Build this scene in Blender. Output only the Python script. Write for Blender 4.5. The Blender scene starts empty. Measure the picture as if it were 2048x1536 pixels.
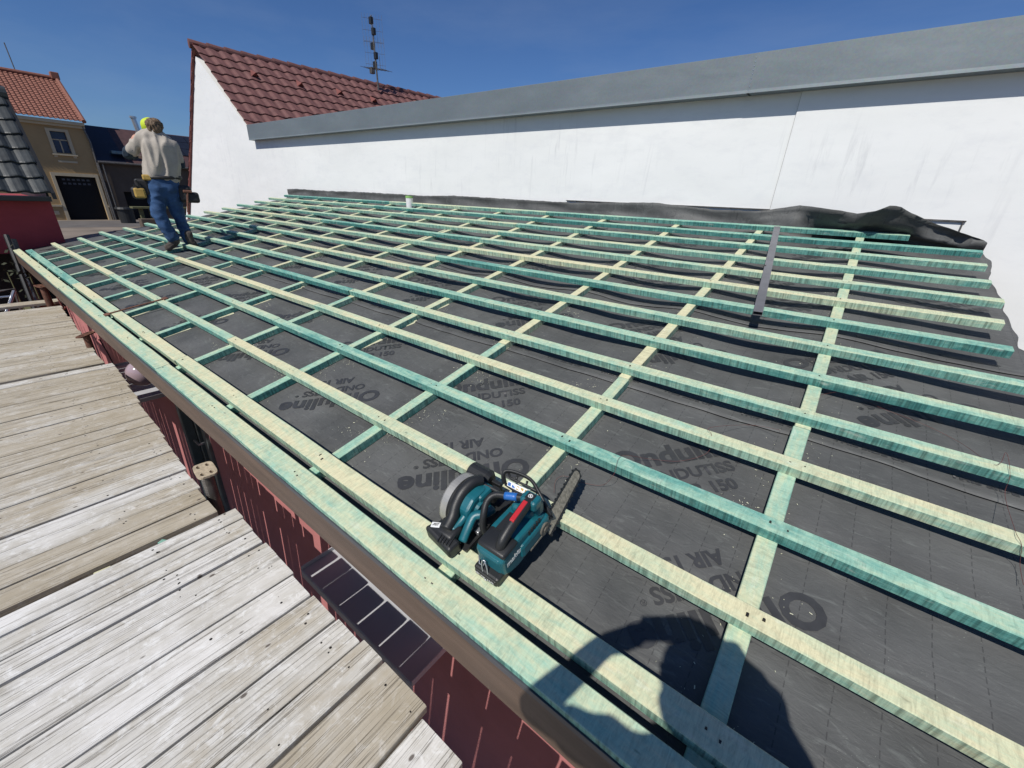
import bpy, bmesh, math, random
from mathutils import Vector, Matrix, noise
from mathutils.geometry import intersect_point_line
random.seed(7)
scene = bpy.context.scene
COL = scene.collection
# ---------------------------------------------------------------- camera
F = 824.8624730671512
RM = Matrix(((0.78795319, 0.61415426, 0.04409429), (0.28238131, -0.29679661, -0.91223493), (-0.54716593, 0.73124983, -0.40728753)))
S = math.radians(12.3146); H = 1.22
cam = bpy.data.cameras.new('camera'); camo = bpy.data.objects.new('camera', cam); COL.objects.link(camo)
cam.sensor_width = 36; cam.lens = F/2048*36; cam.clip_start = .02; cam.clip_end = 2000
r0, r1, r2 = RM[0], RM[1], RM[2]
camo.matrix_world = Matrix(((r0[0], -r1[0], -r2[0], 0), (r0[1], -r1[1], -r2[1], 0), (r0[2], -r1[2], -r2[2], 0), (0, 0, 0, 1)))
scene.camera = camo
# ---------------------------------------------------------------- world and sun
SUN = Vector((-0.0924, 0.6418, -0.7613)).normalized()      # direction the light travels
elev = math.asin(-SUN.z); azim = math.atan2(-SUN.x, -SUN.y)
w = bpy.data.worlds.new('World'); scene.world = w; w.use_nodes = True
nt = w.node_tree; bg = nt.nodes['Background']
sky = nt.nodes.new('ShaderNodeTexSky'); sky.sky_type = 'NISHITA'; sky.sun_disc = False
sky.sun_elevation = elev; sky.sun_rotation = azim; sky.altitude = 300; sky.air_density = 1.0; sky.dust_density = .6; sky.ozone_density = 3.5
_tc = nt.nodes.new('ShaderNodeTexCoord'); _mp = nt.nodes.new('ShaderNodeMapping'); _mp.inputs['Scale'].default_value = (1.2, 2.2, 7.); _mp.inputs['Rotation'].default_value = (0, 0, .5)
_no = nt.nodes.new('ShaderNodeTexNoise'); _no.inputs['Scale'].default_value = 1.3; _no.inputs['Detail'].default_value = 7; _no.inputs['Roughness'].default_value = .6
_rp = nt.nodes.new('ShaderNodeValToRGB'); _rp.color_ramp.elements[0].position = .45; _rp.color_ramp.elements[0].color = (0, 0, 0, 1); _rp.color_ramp.elements[1].position = .75; _rp.color_ramp.elements[1].color = (.09, .09, .09, 1)
_mx = nt.nodes.new('ShaderNodeMix'); _mx.data_type = 'RGBA'; _mx.blend_type = 'MULTIPLY'; _mx.inputs[0].default_value = 1; _mx.inputs[7].default_value = (.66, .92, 1.32, 1)
_m2 = nt.nodes.new('ShaderNodeMix'); _m2.data_type = 'RGBA'; _m2.inputs[7].default_value = (7.5, 8.6, 9.8, 1)
nt.links.new(_tc.outputs['Generated'], _mp.inputs[0]); nt.links.new(_mp.outputs[0], _no.inputs[0]); nt.links.new(_no.outputs[0], _rp.inputs[0]); nt.links.new(_rp.outputs[0], _m2.inputs[0])
nt.links.new(sky.outputs[0], _mx.inputs[6]); nt.links.new(_mx.outputs[2], _m2.inputs[6]); nt.links.new(_m2.outputs[2], bg.inputs[0]); bg.inputs[1].default_value = .06
sl = bpy.data.lights.new('sun', 'SUN'); sl.energy = 4.5; sl.angle = math.radians(.55); sl.color = (1, .955, .88)
so = bpy.data.objects.new('sun', sl); COL.objects.link(so)
so.rotation_euler = (-SUN).to_track_quat('Z', 'Y').to_euler(); so.location = (0, -20, 20)
scene.view_settings.view_transform = 'Standard'; scene.view_settings.look = 'None'
scene.view_settings.exposure = 0; scene.view_settings.gamma = 1
scene.cycles.max_bounces = 6
# ---------------------------------------------------------------- helpers
def ray(px, py):
    d = Vector(((px-1024)/F, (py-768)/F, 1.0)); return RM.transposed() @ d
def on_x(px, py, X): d = ray(px, py); return d*(X/d.x)
def on_y(px, py, Y): d = ray(px, py); return d*(Y/d.y)
def on_z(px, py, Z): d = ray(px, py); return d*(Z/d.z)
UU = Vector((1, 0, 0)); VV = Vector((0, math.cos(S), math.sin(S))); WW = Vector((0, -math.sin(S), math.cos(S)))
ROOF = Matrix.Translation(-H*WW) @ Matrix.Rotation(S, 4, 'X')     # roof frame: x along eave, y up the slope, z off the batten tops
def on_roof(px, py, w=0.):
    d = ray(px, py); P = d*((-H+w)/d.dot(WW)); return P.x, P.dot(VV)
def tag(o, label=None, cat=None, group=None, kind=None):
    if label: o['label'] = label
    if cat: o['category'] = cat
    if group: o['group'] = group
    if kind: o['kind'] = kind
    return o
def empty(name, mat4, label, cat, group=None):
    o = bpy.data.objects.new(name, None); COL.objects.link(o); o.matrix_world = mat4; o.empty_display_size = .1
    return tag(o, label, cat, group)
def link(name, me, mats, parent=None, mat4=None, smooth=False):
    o = bpy.data.objects.new(name, me); COL.objects.link(o)
    for m in (mats if isinstance(mats, (list, tuple)) else [mats]):
        if m.name not in [x.name for x in me.materials]: me.materials.append(m)
    if parent: o.parent = parent
    if mat4 is not None: o.matrix_local = mat4
    if smooth:
        for p in me.polygons: p.use_smooth = True
    return o
class MB:
    """collects shapes into one mesh"""
    def __init__(s): s.bm = bmesh.new(); s.mi = 0
    def _fin(s, vs, n0):
        for f in s.bm.faces:
            if f.index == -1 or f.index >= n0: f.material_index = s.mi
    def box(s, a, b, bev=0., M=None):
        t = bmesh.new(); bmesh.ops.create_cube(t, size=1)
        c = [(a[i]+b[i])/2 for i in range(3)]; d = [abs(b[i]-a[i]) for i in range(3)]
        for v in t.verts: v.co = Vector([v.co[i]*d[i]+c[i] for i in range(3)])
        if bev: bmesh.ops.bevel(t, geom=t.edges[:], offset=min(bev, min(d)*.45), segments=2, affect='EDGES', profile=.5)
        return s.add(t, M)
    def add(s, t, M=None):
        if M: bmesh.ops.transform(t, matrix=M, verts=t.verts)
        bmesh.ops.recalc_face_normals(t, faces=t.faces)
        me = bpy.data.meshes.new('t'); 
        for f in t.faces: f.material_index = s.mi
        t.to_mesh(me); t.free(); s.bm.from_mesh(me); bpy.data.meshes.remove(me); return s
    def cyl(s, p, q, r, r2=None, n=16, caps=True):
        p, q = Vector(p), Vector(q); t = bmesh.new(); L = (q-p).length
        bmesh.ops.create_cone(t, cap_ends=caps, segments=n, radius1=r, radius2=r if r2 is None else r2, depth=L)
        M = Matrix.Translation((p+q)/2) @ (q-p).to_track_quat('Z', 'Y').to_matrix().to_4x4()
        return s.add(t, M)
    def sph(s, p, r, n=14, sc=(1, 1, 1)):
        t = bmesh.new(); bmesh.ops.create_uvsphere(t, u_segments=n, v_segments=max(6, n//2+2), radius=r)
        return s.add(t, Matrix.Translation(p) @ Matrix.Diagonal((*sc, 1)))
    def tube(s, pts, r, n=10, close=False, sx=1., up=None):
        pts = [Vector(p) for p in pts]; t = bmesh.new(); rings = []
        rr = r if isinstance(r, (list, tuple)) else [r]*len(pts); N = None
        for i, p in enumerate(pts):
            a = pts[i-1] if i else (pts[-1] if close else pts[0]); b = pts[(i+1) % len(pts)] if (i < len(pts)-1 or close) else pts[-1]
            T = (b-a).normalized()
            if N is None: N = Vector(up) if up else (Vector((0, 0, 1)) if abs(T.z) < .9 else Vector((1, 0, 0)))
            N = (N-T*N.dot(T)).normalized(); B = T.cross(N)
            rings.append([t.verts.new(p+(N*math.cos(2*math.pi*k/n)+B*math.sin(2*math.pi*k/n)*sx)*rr[i]) for k in range(n)])
        m = len(pts)
        for i in range(m if close else m-1):
            A, B2 = rings[i], rings[(i+1) % m]
            for k in range(n): t.faces.new((A[k], A[(k+1) % n], B2[(k+1) % n], B2[k]))
        if not close: t.faces.new(rings[0][::-1]); t.faces.new(rings[-1])
        return s.add(t)
    def ext(s, prof, axis, a, b, bev=0.):
        """extrude a closed profile along an axis; the profile lists the other two coordinates in order"""
        t = bmesh.new()
        def P(u, v, c):
            l = [u, v]; l.insert(axis, c); return Vector(l)
        A = [t.verts.new(P(u, v, a)) for u, v in prof]; B = [t.verts.new(P(u, v, b)) for u, v in prof]
        n = len(prof); t.faces.new(A[::-1]); t.faces.new(B)
        for k in range(n): t.faces.new((A[k], A[(k+1) % n], B[(k+1) % n], B[k]))
        bmesh.ops.recalc_face_normals(t, faces=t.faces)
        if bev: bmesh.ops.bevel(t, geom=[e for e in t.edges if e.calc_face_angle(0) > .5], offset=bev, segments=2, affect='EDGES', profile=.5)
        return s.add(t)
    def quad(s, *ps):
        f = s.bm.faces.new([s.bm.verts.new(p) for p in ps]); f.material_index = s.mi; return s
    def mesh(s, name):
        me = bpy.data.meshes.new(name); s.bm.to_mesh(me); s.bm.free(); return me
    def build(s, name, mats, parent=None, mat4=None, smooth=False):
        return link(name, s.mesh(name), mats, parent, mat4, smooth)
def curve(pts, n=8, close=False):
    pts = [Vector(p) for p in pts]; out = []; m = len(pts)
    g = lambda i: pts[i % m] if close else pts[max(0, min(m-1, i))]
    for i in range(m if close else m-1):
        a, b, c, d = g(i-1), g(i), g(i+1), g(i+2)
        for k in range(n):
            t = k/n; out.append(.5*((2*b)+(c-a)*t+(2*a-5*b+4*c-d)*t*t+(3*b-a-3*c+d)*t**3))
    if not close: out.append(pts[-1])
    return out
# ---------------------------------------------------------------- materials
MATS = {}
def nodemat(name):
    m = bpy.data.materials.new(name); m.use_nodes = True; MATS[name] = m
    nt = m.node_tree; return m, nt, nt.nodes['Principled BSDF']
class N:
    def __init__(s, nt): s.nt = nt
    def n(s, t, **k):
        x = s.nt.nodes.new(t)
        for a, b in k.items(): setattr(x, a, b)
        return x
    def l(s, a, b): s.nt.links.new(a, b)
    def coords(s, scale=(1, 1, 1), rnd=True, src='Object'):
        tc = s.n('ShaderNodeTexCoord'); mp = s.n('ShaderNodeMapping'); mp.inputs['Scale'].default_value = scale
        if rnd:
            oi = s.n('ShaderNodeObjectInfo'); mu = s.n('ShaderNodeMath', operation='MULTIPLY'); mu.inputs[1].default_value = 37.
            s.l(oi.outputs['Random'], mu.inputs[0]); s.l(mu.outputs[0], mp.inputs['Location'])
        s.l(tc.outputs[src], mp.inputs['Vector']); return mp.outputs[0]
    def noise(s, scale=(1, 1, 1), sc=5., det=4., rough=.6, rnd=True, src='Object', dist=0.):
        t = s.n('ShaderNodeTexNoise'); t.inputs['Scale'].default_value = sc; t.inputs['Detail'].default_value = det; t.inputs['Roughness'].default_value = rough
        t.inputs['Distortion'].default_value = dist
        s.l(s.coords(scale, rnd, src), t.inputs['Vector']); return t.outputs['Fac']
    def ramp(s, fac, stops):
        r = s.n('ShaderNodeValToRGB'); e = r.color_ramp.elements
        while len(e) < len(stops): e.new(.5)
        for i, (p, c) in enumerate(stops):
            e[i].position = p; e[i].color = (*c, 1) if isinstance(c, tuple) else (c, c, c, 1)
        s.l(fac, r.inputs[0]); return r.outputs[0]
    def mix(s, a, b, fac, mode='MIX'):
        x = s.n('ShaderNodeMix', data_type='RGBA', blend_type=mode)
        for v, i in ((fac, 0), (a, 6), (b, 7)):
            if hasattr(v, 'links'): s.l(v, x.inputs[i])
            elif isinstance(v, (tuple, list)): x.inputs[i].default_value = (*v, 1)
            else: x.inputs[i].default_value = v
        return x.outputs[2]
    def math(s, op, a, b=0., clamp=False):
        x = s.n('ShaderNodeMath', operation=op); x.use_clamp = clamp
        for v, i in ((a, 0), (b, 1)):
            if hasattr(v, 'links'): s.l(v, x.inputs[i])
            else: x.inputs[i].default_value = v
        return x.outputs[0]
    def bump(s, h, strength, dist, bsdf):
        b = s.n('ShaderNodeBump'); b.inputs['Strength'].default_value = strength; b.inputs['Distance'].default_value = dist
        s.l(h, b.inputs['Height']); s.l(b.outputs[0], bsdf.inputs['Normal'])
def simple(name, col, rough=.6, metal=0., var=.25, sc=6., bump=0., bsc=40., scale=(1, 1, 1), spec=.5):
    m, nt, b = nodemat(name); q = N(nt)
    nf = q.noise(scale, sc, 5)
    c = q.ramp(nf, [(.25, tuple(x*(1-var) for x in col)), (.75, tuple(min(1, x*(1+var)) for x in col))])
    q.l(c, b.inputs['Base Color']); b.inputs['Roughness'].default_value = rough; b.inputs['Metallic'].default_value = metal
    b.inputs['Specular IOR Level'].default_value = spec
    if bump: q.bump(q.noise(scale, bsc, 4), bump, .004, b)
    return m
def wood_batten():
    m, nt, b = nodemat('treated_wood'); q = N(nt)
    oi = q.n('ShaderNodeObjectInfo'); sep = q.n('ShaderNodeSeparateColor'); q.l(oi.outputs['Color'], sep.inputs[0])
    _t = q.n('ShaderNodeTexCoord'); _s = q.n('ShaderNodeSeparateXYZ'); q.l(_t.outputs['Normal'], _s.inputs[0]); face_shade = q.math('MULTIPLY', q.math('SUBTRACT', .6, _s.outputs[2]), .34); side = q.math('SUBTRACT', 1., q.math('ABSOLUTE', _s.outputs[2]), True)  # shading by face direction put into the tint: tops paler, sides deeper teal
    big = q.noise((.8, 6, 6), 1.6, 5, .6)
    med = q.noise((5, 14, 14), 3., 5, .7, dist=.4)
    f = q.math('ADD', q.math('ADD', sep.outputs[0], face_shade), q.math('MULTIPLY', q.math('SUBTRACT', big, .5), 1.25))
    f = q.math('ADD', f, q.math('MULTIPLY', q.math('SUBTRACT', med, .5), .8), True)
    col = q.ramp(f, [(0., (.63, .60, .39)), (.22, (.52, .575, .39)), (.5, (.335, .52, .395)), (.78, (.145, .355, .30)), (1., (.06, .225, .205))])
    saw = q.noise((150, 12, 12), 1., 4, .6, dist=1.1); comb = q.noise((95, 3, 1.5), 1., 3, .6, dist=.35); diag_ = q.noise((60, 22, 8), 1., 4, .7, dist=1.6)
    grain = q.noise((3, 160, 160), 1., 3, .6)
    saw2 = q.noise((45, 9, 9), 1., 4, .6, dist=1.)
    k = q.ramp(saw, [(.3, .66), (.56, 1.06)])
    smod = q.noise((2.5, 9, 9), 1., 4, .6); col = q.mix(col, k, q.math('MULTIPLY', q.ramp(smod, [(.35, .15), (.65, 1.)]), .6), 'MULTIPLY'); col = q.mix(col, q.ramp(grain, [(.3, .82), (.6, 1.04)]), .3, 'MULTIPLY')
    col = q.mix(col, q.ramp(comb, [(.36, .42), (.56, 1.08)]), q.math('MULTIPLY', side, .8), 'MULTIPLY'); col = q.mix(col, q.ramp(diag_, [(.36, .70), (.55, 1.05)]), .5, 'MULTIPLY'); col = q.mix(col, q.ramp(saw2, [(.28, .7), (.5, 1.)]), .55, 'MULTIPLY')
    wn = q.noise((9, 30, 30), 1., 5, .7); col = q.mix(col, (.72, .74, .62), q.math('MULTIPLY', q.ramp(wn, [(.58, 0.), (.78, 1.)]), .5))
    spot = q.noise((14, 40, 40), 1.2, 2, .5); col = q.mix(col, (.10, .12, .08), q.ramp(spot, [(.70, 0.), (.80, .55)]))
    q.l(col, b.inputs['Base Color']); b.inputs['Roughness'].default_value = .72; b.inputs['Specular IOR Level'].default_value = .3
    q.bump(q.math('ADD', saw, grain), .5, .0015, b)
    return m
def wood_plank():
    m, nt, b = nodemat('weathered_plank'); q = N(nt)
    oi = q.n('ShaderNodeObjectInfo'); sep = q.n('ShaderNodeSeparateColor'); q.l(oi.outputs['Color'], sep.inputs[0])
    patch = q.noise((2.2, 1.2, 2), 2.2, 8, .68)
    f = q.math('ADD', sep.outputs[0], q.math('MULTIPLY', q.math('SUBTRACT', patch, .5), 1.7), True)
    col = q.ramp(f, [(0., (.37, .32, .235)), (.4, (.45, .405, .325)), (.7, (.56, .54, .49)), (1., (.72, .705, .675))])
    grain = q.noise((75, 1.6, 40), 1., 5, .65, dist=.4)
    col = q.mix(col, q.ramp(grain, [(.3, .68), (.58, 1.04)]), .42, 'MULTIPLY')
    crack = q.noise((52, .5, 20), 1., 3, .5, dist=.3); ck = q.ramp(crack, [(.485, 0.), (.497, .75), (.51, 0.)])
    col = q.mix(col, (.09, .07, .05), ck)
    spl = q.noise((13, 9, 9), 1.6, 6, .75, dist=.8); col = q.mix(col, (.82, .82, .80), q.math('MULTIPLY', q.ramp(spl, [(.52, 0.), (.66, 1.)]), q.math('MULTIPLY', sep.outputs[0], .8)))
    dirt = q.noise((7, 3, 4), 1.4, 6, .7); col = q.mix(col, (.16, .13, .09), q.ramp(dirt, [(.60, 0.), (.80, .6)]))
    trow = q.noise((26, 26, 26), 1., 5, .7); col = q.mix(col, (.80, .79, .76), q.math('MULTIPLY', q.ramp(trow, [(.60, 0.), (.68, 1.)]), q.math('MULTIPLY', sep.outputs[0], .6)))
    vo = q.n('ShaderNodeTexVoronoi'); vo.inputs['Scale'].default_value = 1.; vo.inputs['Randomness'].default_value = 1.
    q.l(q.coords((11, 6, 6)), vo.inputs['Vector']); kn = q.ramp(vo.outputs['Distance'], [(.05, 1.), (.085, 0.)])
    col = q.mix(col, (.07, .05, .04), q.math('MULTIPLY', kn, .85))
    q.l(col, b.inputs['Base Color']); b.inputs['Roughness'].default_value = .8; b.inputs['Specular IOR Level'].default_value = .25
    q.bump(q.math('ADD', grain, q.math('MULTIPLY', ck, -2.)), .6, .003, b)
    return m
LAPS = (1.775, 2.86)
def membrane_mat():
    m, nt, b = nodemat('membrane_felt'); q = N(nt)
    n1 = q.noise((1, 1, 1), 2.2, 8, .65, False); n2 = q.noise((1, 3.5, 1), 9, 6, .7, False, dist=1.2)
    col = q.ramp(n1, [(.3, (.060, .062, .062)), (.7, (.118, .120, .118))])
    col = q.mix(col, (.21, .225, .215), q.math('MULTIPLY', q.ramp(n2, [(.55, 0.), (.78, 1.)]), .5))
    tc = q.n('ShaderNodeTexCoord'); sp = q.n('ShaderNodeSeparateXYZ'); q.l(tc.outputs['Object'], sp.inputs[0])
    def dash(a, bb, step, dl):
        fr = q.math('FRACT', q.math('DIVIDE', a, step)); ln = q.math('LESS_THAN', fr, .0028/step)
        d = q.math('LESS_THAN', q.math('FRACT', q.math('DIVIDE', bb, dl)), .62); return q.math('MULTIPLY', ln, d)
    x, y = sp.outputs[0], sp.outputs[1]
    wob = q.math('MULTIPLY', q.noise((1, 1, 1), 3., 2, .5, False), .02)
    g = q.math('MAXIMUM', dash(q.math('ADD', x, wob), y, .1, .03), q.math('MULTIPLY', dash(q.math('ADD', y, wob), x, .4, .05), .7))
    col = q.mix(col, (.02, .02, .022), q.math('MULTIPLY', g, .5))
    for cc in (LAPS[0]-.04, LAPS[0]-.085, LAPS[0]+.035, LAPS[1]-.04):
        ln = q.math('LESS_THAN', q.math('ABSOLUTE', q.math('SUBTRACT', q.math('ADD', y, wob), cc+.01)), .003); d = q.math('LESS_THAN', q.math('FRACT', q.math('DIVIDE', x, .075)), .6)
        g = q.math('MAXIMUM', g, q.math('MULTIPLY', ln, d))
    dust = q.noise((1, 1, 1), 260, 2, .5, False); dm = q.noise((1, 1, 1), 3.3, 3, .6, False)
    col = q.mix(col, (.42, .46, .40), q.math('MULTIPLY', q.ramp(dust, [(.70, 0.), (.76, 1.)]), q.ramp(dm, [(.5, 0.), (.7, .9)])))
    q.l(col, b.inputs['Base Color']); b.inputs['Roughness'].default_value = .62; b.inputs['Specular IOR Level'].default_value = .35
    cr = q.noise((1, 2.6, 1), 11, 5, .62, False, dist=.8); fine = q.noise((1, 1, 1), 120, 3, .6, False)
    q.bump(q.math('ADD', cr, q.math('MULTIPLY', fine, .12)), .38, .012, b)
    return m
def plaster():
    m, nt, b = nodemat('white_plaster'); q = N(nt)
    c = q.ramp(q.noise((.35, 1, 1.2), 1.6, 7, .6, False), [(.3, (.70, .715, .705)), (.7, (.775, .785, .775))])
    st = q.noise((9, 9, .9), 1.3, 6, .7, False, dist=.5); zone = q.noise((.35, 1, .8), 1.1, 3, .5, False)
    c = q.mix(c, (.50, .51, .52), q.math('MULTIPLY', q.ramp(st, [(.55, 0.), (.68, 1.)]), q.math('MULTIPLY', q.ramp(zone, [(.48, 0.), (.64, 1.)]), .5)))
    pt = q.noise((2.2, 1, 5), 1.4, 6, .7, False); c = q.mix(c, (.62, .635, .65), q.math('MULTIPLY', q.ramp(pt, [(.5, 0.), (.75, 1.)]), .45))
    q.l(c, b.inputs['Base Color']); b.inputs['Roughness'].default_value = .85
    q.bump(q.noise((1, 1, 1), 180, 3, .6, False), .25, .002, b); return m
def galv():
    m, nt, b = nodemat('galvanised_sheet'); q = N(nt)
    n1 = q.noise((.6, 1, 1.6), 1.8, 8, .65); vo = q.n('ShaderNodeTexVoronoi'); vo.inputs['Scale'].default_value = 70
    q.l(q.coords(), vo.inputs['Vector'])
    c = q.ramp(n1, [(.3, (.15, .18, .195)), (.55, (.175, .207, .222)), (.75, (.205, .24, .255))])
    c = q.mix(c, vo.outputs['Color'], .025); sp = q.noise((3, 1, 6), 2.3, 6, .75); c = q.mix(c, (.40, .44, .44), q.ramp(sp, [(.72, 0.), (.78, .4)]))
    q.l(c, b.inputs['Base Color']); b.inputs['Metallic'].default_value = .35; b.inputs['Roughness'].default_value = .55
    q.bump(q.noise((.4, 1, 1), 2.5, 3, .5), .35, .03, b); return m
def plastic(name, col, rough=.38): return simple(name, col, rough, 0, .12, 20, .15, 400)
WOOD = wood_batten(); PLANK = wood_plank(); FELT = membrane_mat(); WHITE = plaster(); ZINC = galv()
INK = simple('print_ink', (.042, .043, .046), .5, 0, .25, 12)
SILLM = simple('sill_sheet', (.46, .47, .50), .45, 0, .08, 4)
BROWN = simple('brown_board', (.10, .068, .050), .55, 0, .35, 2.5, .3, 60, (.6, 8, 8))
PINK = simple('red_render', (.46, .175, .172), .9, 0, .12, 3, .3, 200)
MAROON = simple('maroon_render', (.30, .045, .055), .9, 0, .15, 3, .2, 150)
DGREY = simple('dark_grey_sheet', (.062, .066, .078), .42, .2, .15, 5)
GREYP = simple('grey_post_paint', (.16, .19, .19), .4, .3, .25, 8)
GLASSD = simple('dark_glass', (.012, .014, .018), .08, 0, .1, 2)
TILE = simple('brown_red_tile', (.135, .058, .053), .75, 0, .30, 7, .3, 60)
TILE2 = simple('black_tile', (.042, .047, .048), .42, 0, .4, 5, .3, 60)
TILE3 = simple('orange_tile', (.215, .085, .058), .75, 0, .3, 6)
VERGE = simple('verge_trim', (.17, .05, .04), .6, 0, .25, 6)
DARKM = simple('dark_shed_wall', (.02, .018, .017), .9)
STEEL = simple('scaffold_steel', (.14, .13, .12), .5, .6, .6, 14, .4, 60)
RUST = simple('rusty_steel', (.16, .075, .05), .7, .3, .5, 18, .4, 60)
MORTAR = simple('mortar_crust', (.42, .35, .25), .95, 0, .35, 30, 1., 90)
ALU = simple('aluminium', (.55, .57, .60), .3, .8, .15, 6)
GROUNDM = simple('earth_paving', (.19, .155, .125), .95, 0, .35, .35, .3, 5)
ASPH = simple('street_asphalt', (.11, .10, .095), .9, 0, .25, .6)
TEAL = plastic('teal_plastic', (.008, .105, .135)); BLACK = plastic('black_rubber', (.016, .017, .018), .45)
REDP = plastic('red_plastic', (.42, .018, .025)); BLUEP = plastic('blue_plastic', (.02, .13, .42)); WHITEP = simple('white_label', (.72, .73, .72), .5, 0, .05)
CHAINM = simple('oiled_chain', (.26, .24, .19), .5, .3, .5, 90, .6, 200)
GUARD = simple('grey_guard', (.42, .41, .38), .42, .5, .15, 9)
SKIN = simple('skin', (.50, .27, .19), .5, 0, .12, 14)
HAIR = simple('brown_hair', (.13, .085, .05), .7, 0, .4, 60, .8, 220, (1, 1, .3))
SHIRT = simple('tan_cotton', (.37, .335, .29), .9, 0, .10, 14, .4, 300)
NAVY = simple('navy_sleeve', (.012, .026, .045), .85, 0, .2, 20)
DENIM = simple('blue_denim', (.024, .068, .165), .85, 0, .45, 9, .5, 300)
BELT = simple('black_leather', (.014, .013, .013), .55, 0, .3, 12)
OCHRE = simple('ochre_leather', (.40, .26, .06), .6, 0, .4, 12); LIME = simple('lime_cap', (.48, .60, .03), .7, 0, .08)
BOOT = simple('grey_boot', (.075, .06, .05), .8, 0, .45, 25)
YELLOW = simple('ochre_render', (.36, .245, .12), .9, 0, .12, .8); TRIMC = simple('cream_trim', (.48, .40, .27), .85, 0, .1, 2)
BROWNW = simple('brown_render', (.085, .065, .05), .9, 0, .25, .7); NAVYR = simple('dark_slate_roof', (.012, .014, .026), .6, 0, .3, 1.5)
BRROOF = simple('brown_roof', (.06, .028, .028), .7, 0, .3, 3); SOLAR = simple('solar_panel', (.018, .02, .028), .2, .2, .2, 3)
BLACKV = simple('black_void', (.003, .003, .004), .9); OLIVE = simple('olive_board', (.10, .10, .045), .8, 0, .3, 4)
CHIP = simple('wood_chip', (.60, .60, .45), .8, 0, .3, 30); DUSTM = simple('pale_sawdust', (.50, .49, .34), .9, 0, .25, 30)
THREAD = simple('red_thread', (.13, .035, .03), .7); SCREW = simple('screw_head', (.05, .045, .04), .4, .6)
GREY_BAR = simple('grey_box_section', (.20, .20, .215), .42, .5, .2, 6); GLOBE = simple('pink_globe', (.34, .26, .29), .12, 0, .05, 3)
FOLI = simple('dull_leaf', (.025, .03, .014), .8, 0, .4, 6)
# ---------------------------------------------------------------- ground
def ground():
    m = MB(); m.quad((-400, -400, -3.4), (400, -400, -3.4), (400, 400, -3.4), (-400, 400, -3.4))
    tag(m.build('ground', GROUNDM), kind='structure')
    m = MB(); m.quad((-54.5, -60, -3.396), (-47, -60, -3.396), (-47, 60, -3.396), (-54.5, 60, -3.396))
    tag(m.build('street', ASPH), kind='structure')
ground()
# ---------------------------------------------------------------- roof covering felt
CX = [c*H for c in (.056, -.618, -1.31, -2.06, -2.76, -3.46, -4.2, -4.87, -5.58, -6.3, -7.0, -7.65, -8.3)]
ROWV = [c*H for c in (.690, .978, 1.26, 1.543, 1.83, 2.12, 2.41, 2.70, 2.98, 3.26, 3.56, 3.84, 4.12)]
EDGES = CX[::-1]
LAP = list(LAPS)
def sstep(a, b, x): t = max(0, min(1, (x-a)/(b-a))); return t*t*(3-2*t)
def felt_w(x, v, k):
    base = -.0875 + .0032*k
    xs = EDGES; f = 0.
    if x > xs[-1]: f = min(1, (x-xs[-1])/.8)*.5
    elif x < xs[0]: f = min(1, (xs[0]-x)/.8)*.5
    else:
        for a, b in zip(xs, xs[1:]):
            if a <= x <= b: f = (x-a)/(b-a)
    amp = .006 + .030*sstep(1.5, 3.0, v)*(1-.35*sstep(-9, -11, x))
    s = math.sin(math.pi*f)**1.3
    n = noise.noise(Vector((x*1.7, v*3.1, 3.3)))*.007 + noise.noise(Vector((x*5.2+2*v, v*9.0, 7.7)))*.0028
    n2 = noise.noise(Vector((x*2.1+v, v*14., 1.1)))*.004*sstep(1.2, 3, v)
    wv = base - amp*s + (n+n2)*min(1, s*1.6)
    if k:
        d = v-LAP[k-1]
        if d < .09: wv += (.0045+.006*abs(noise.noise(Vector((x*2.3, k*5., 0))))*s)*(1-max(0, d)/.09)
    return wv
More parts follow.
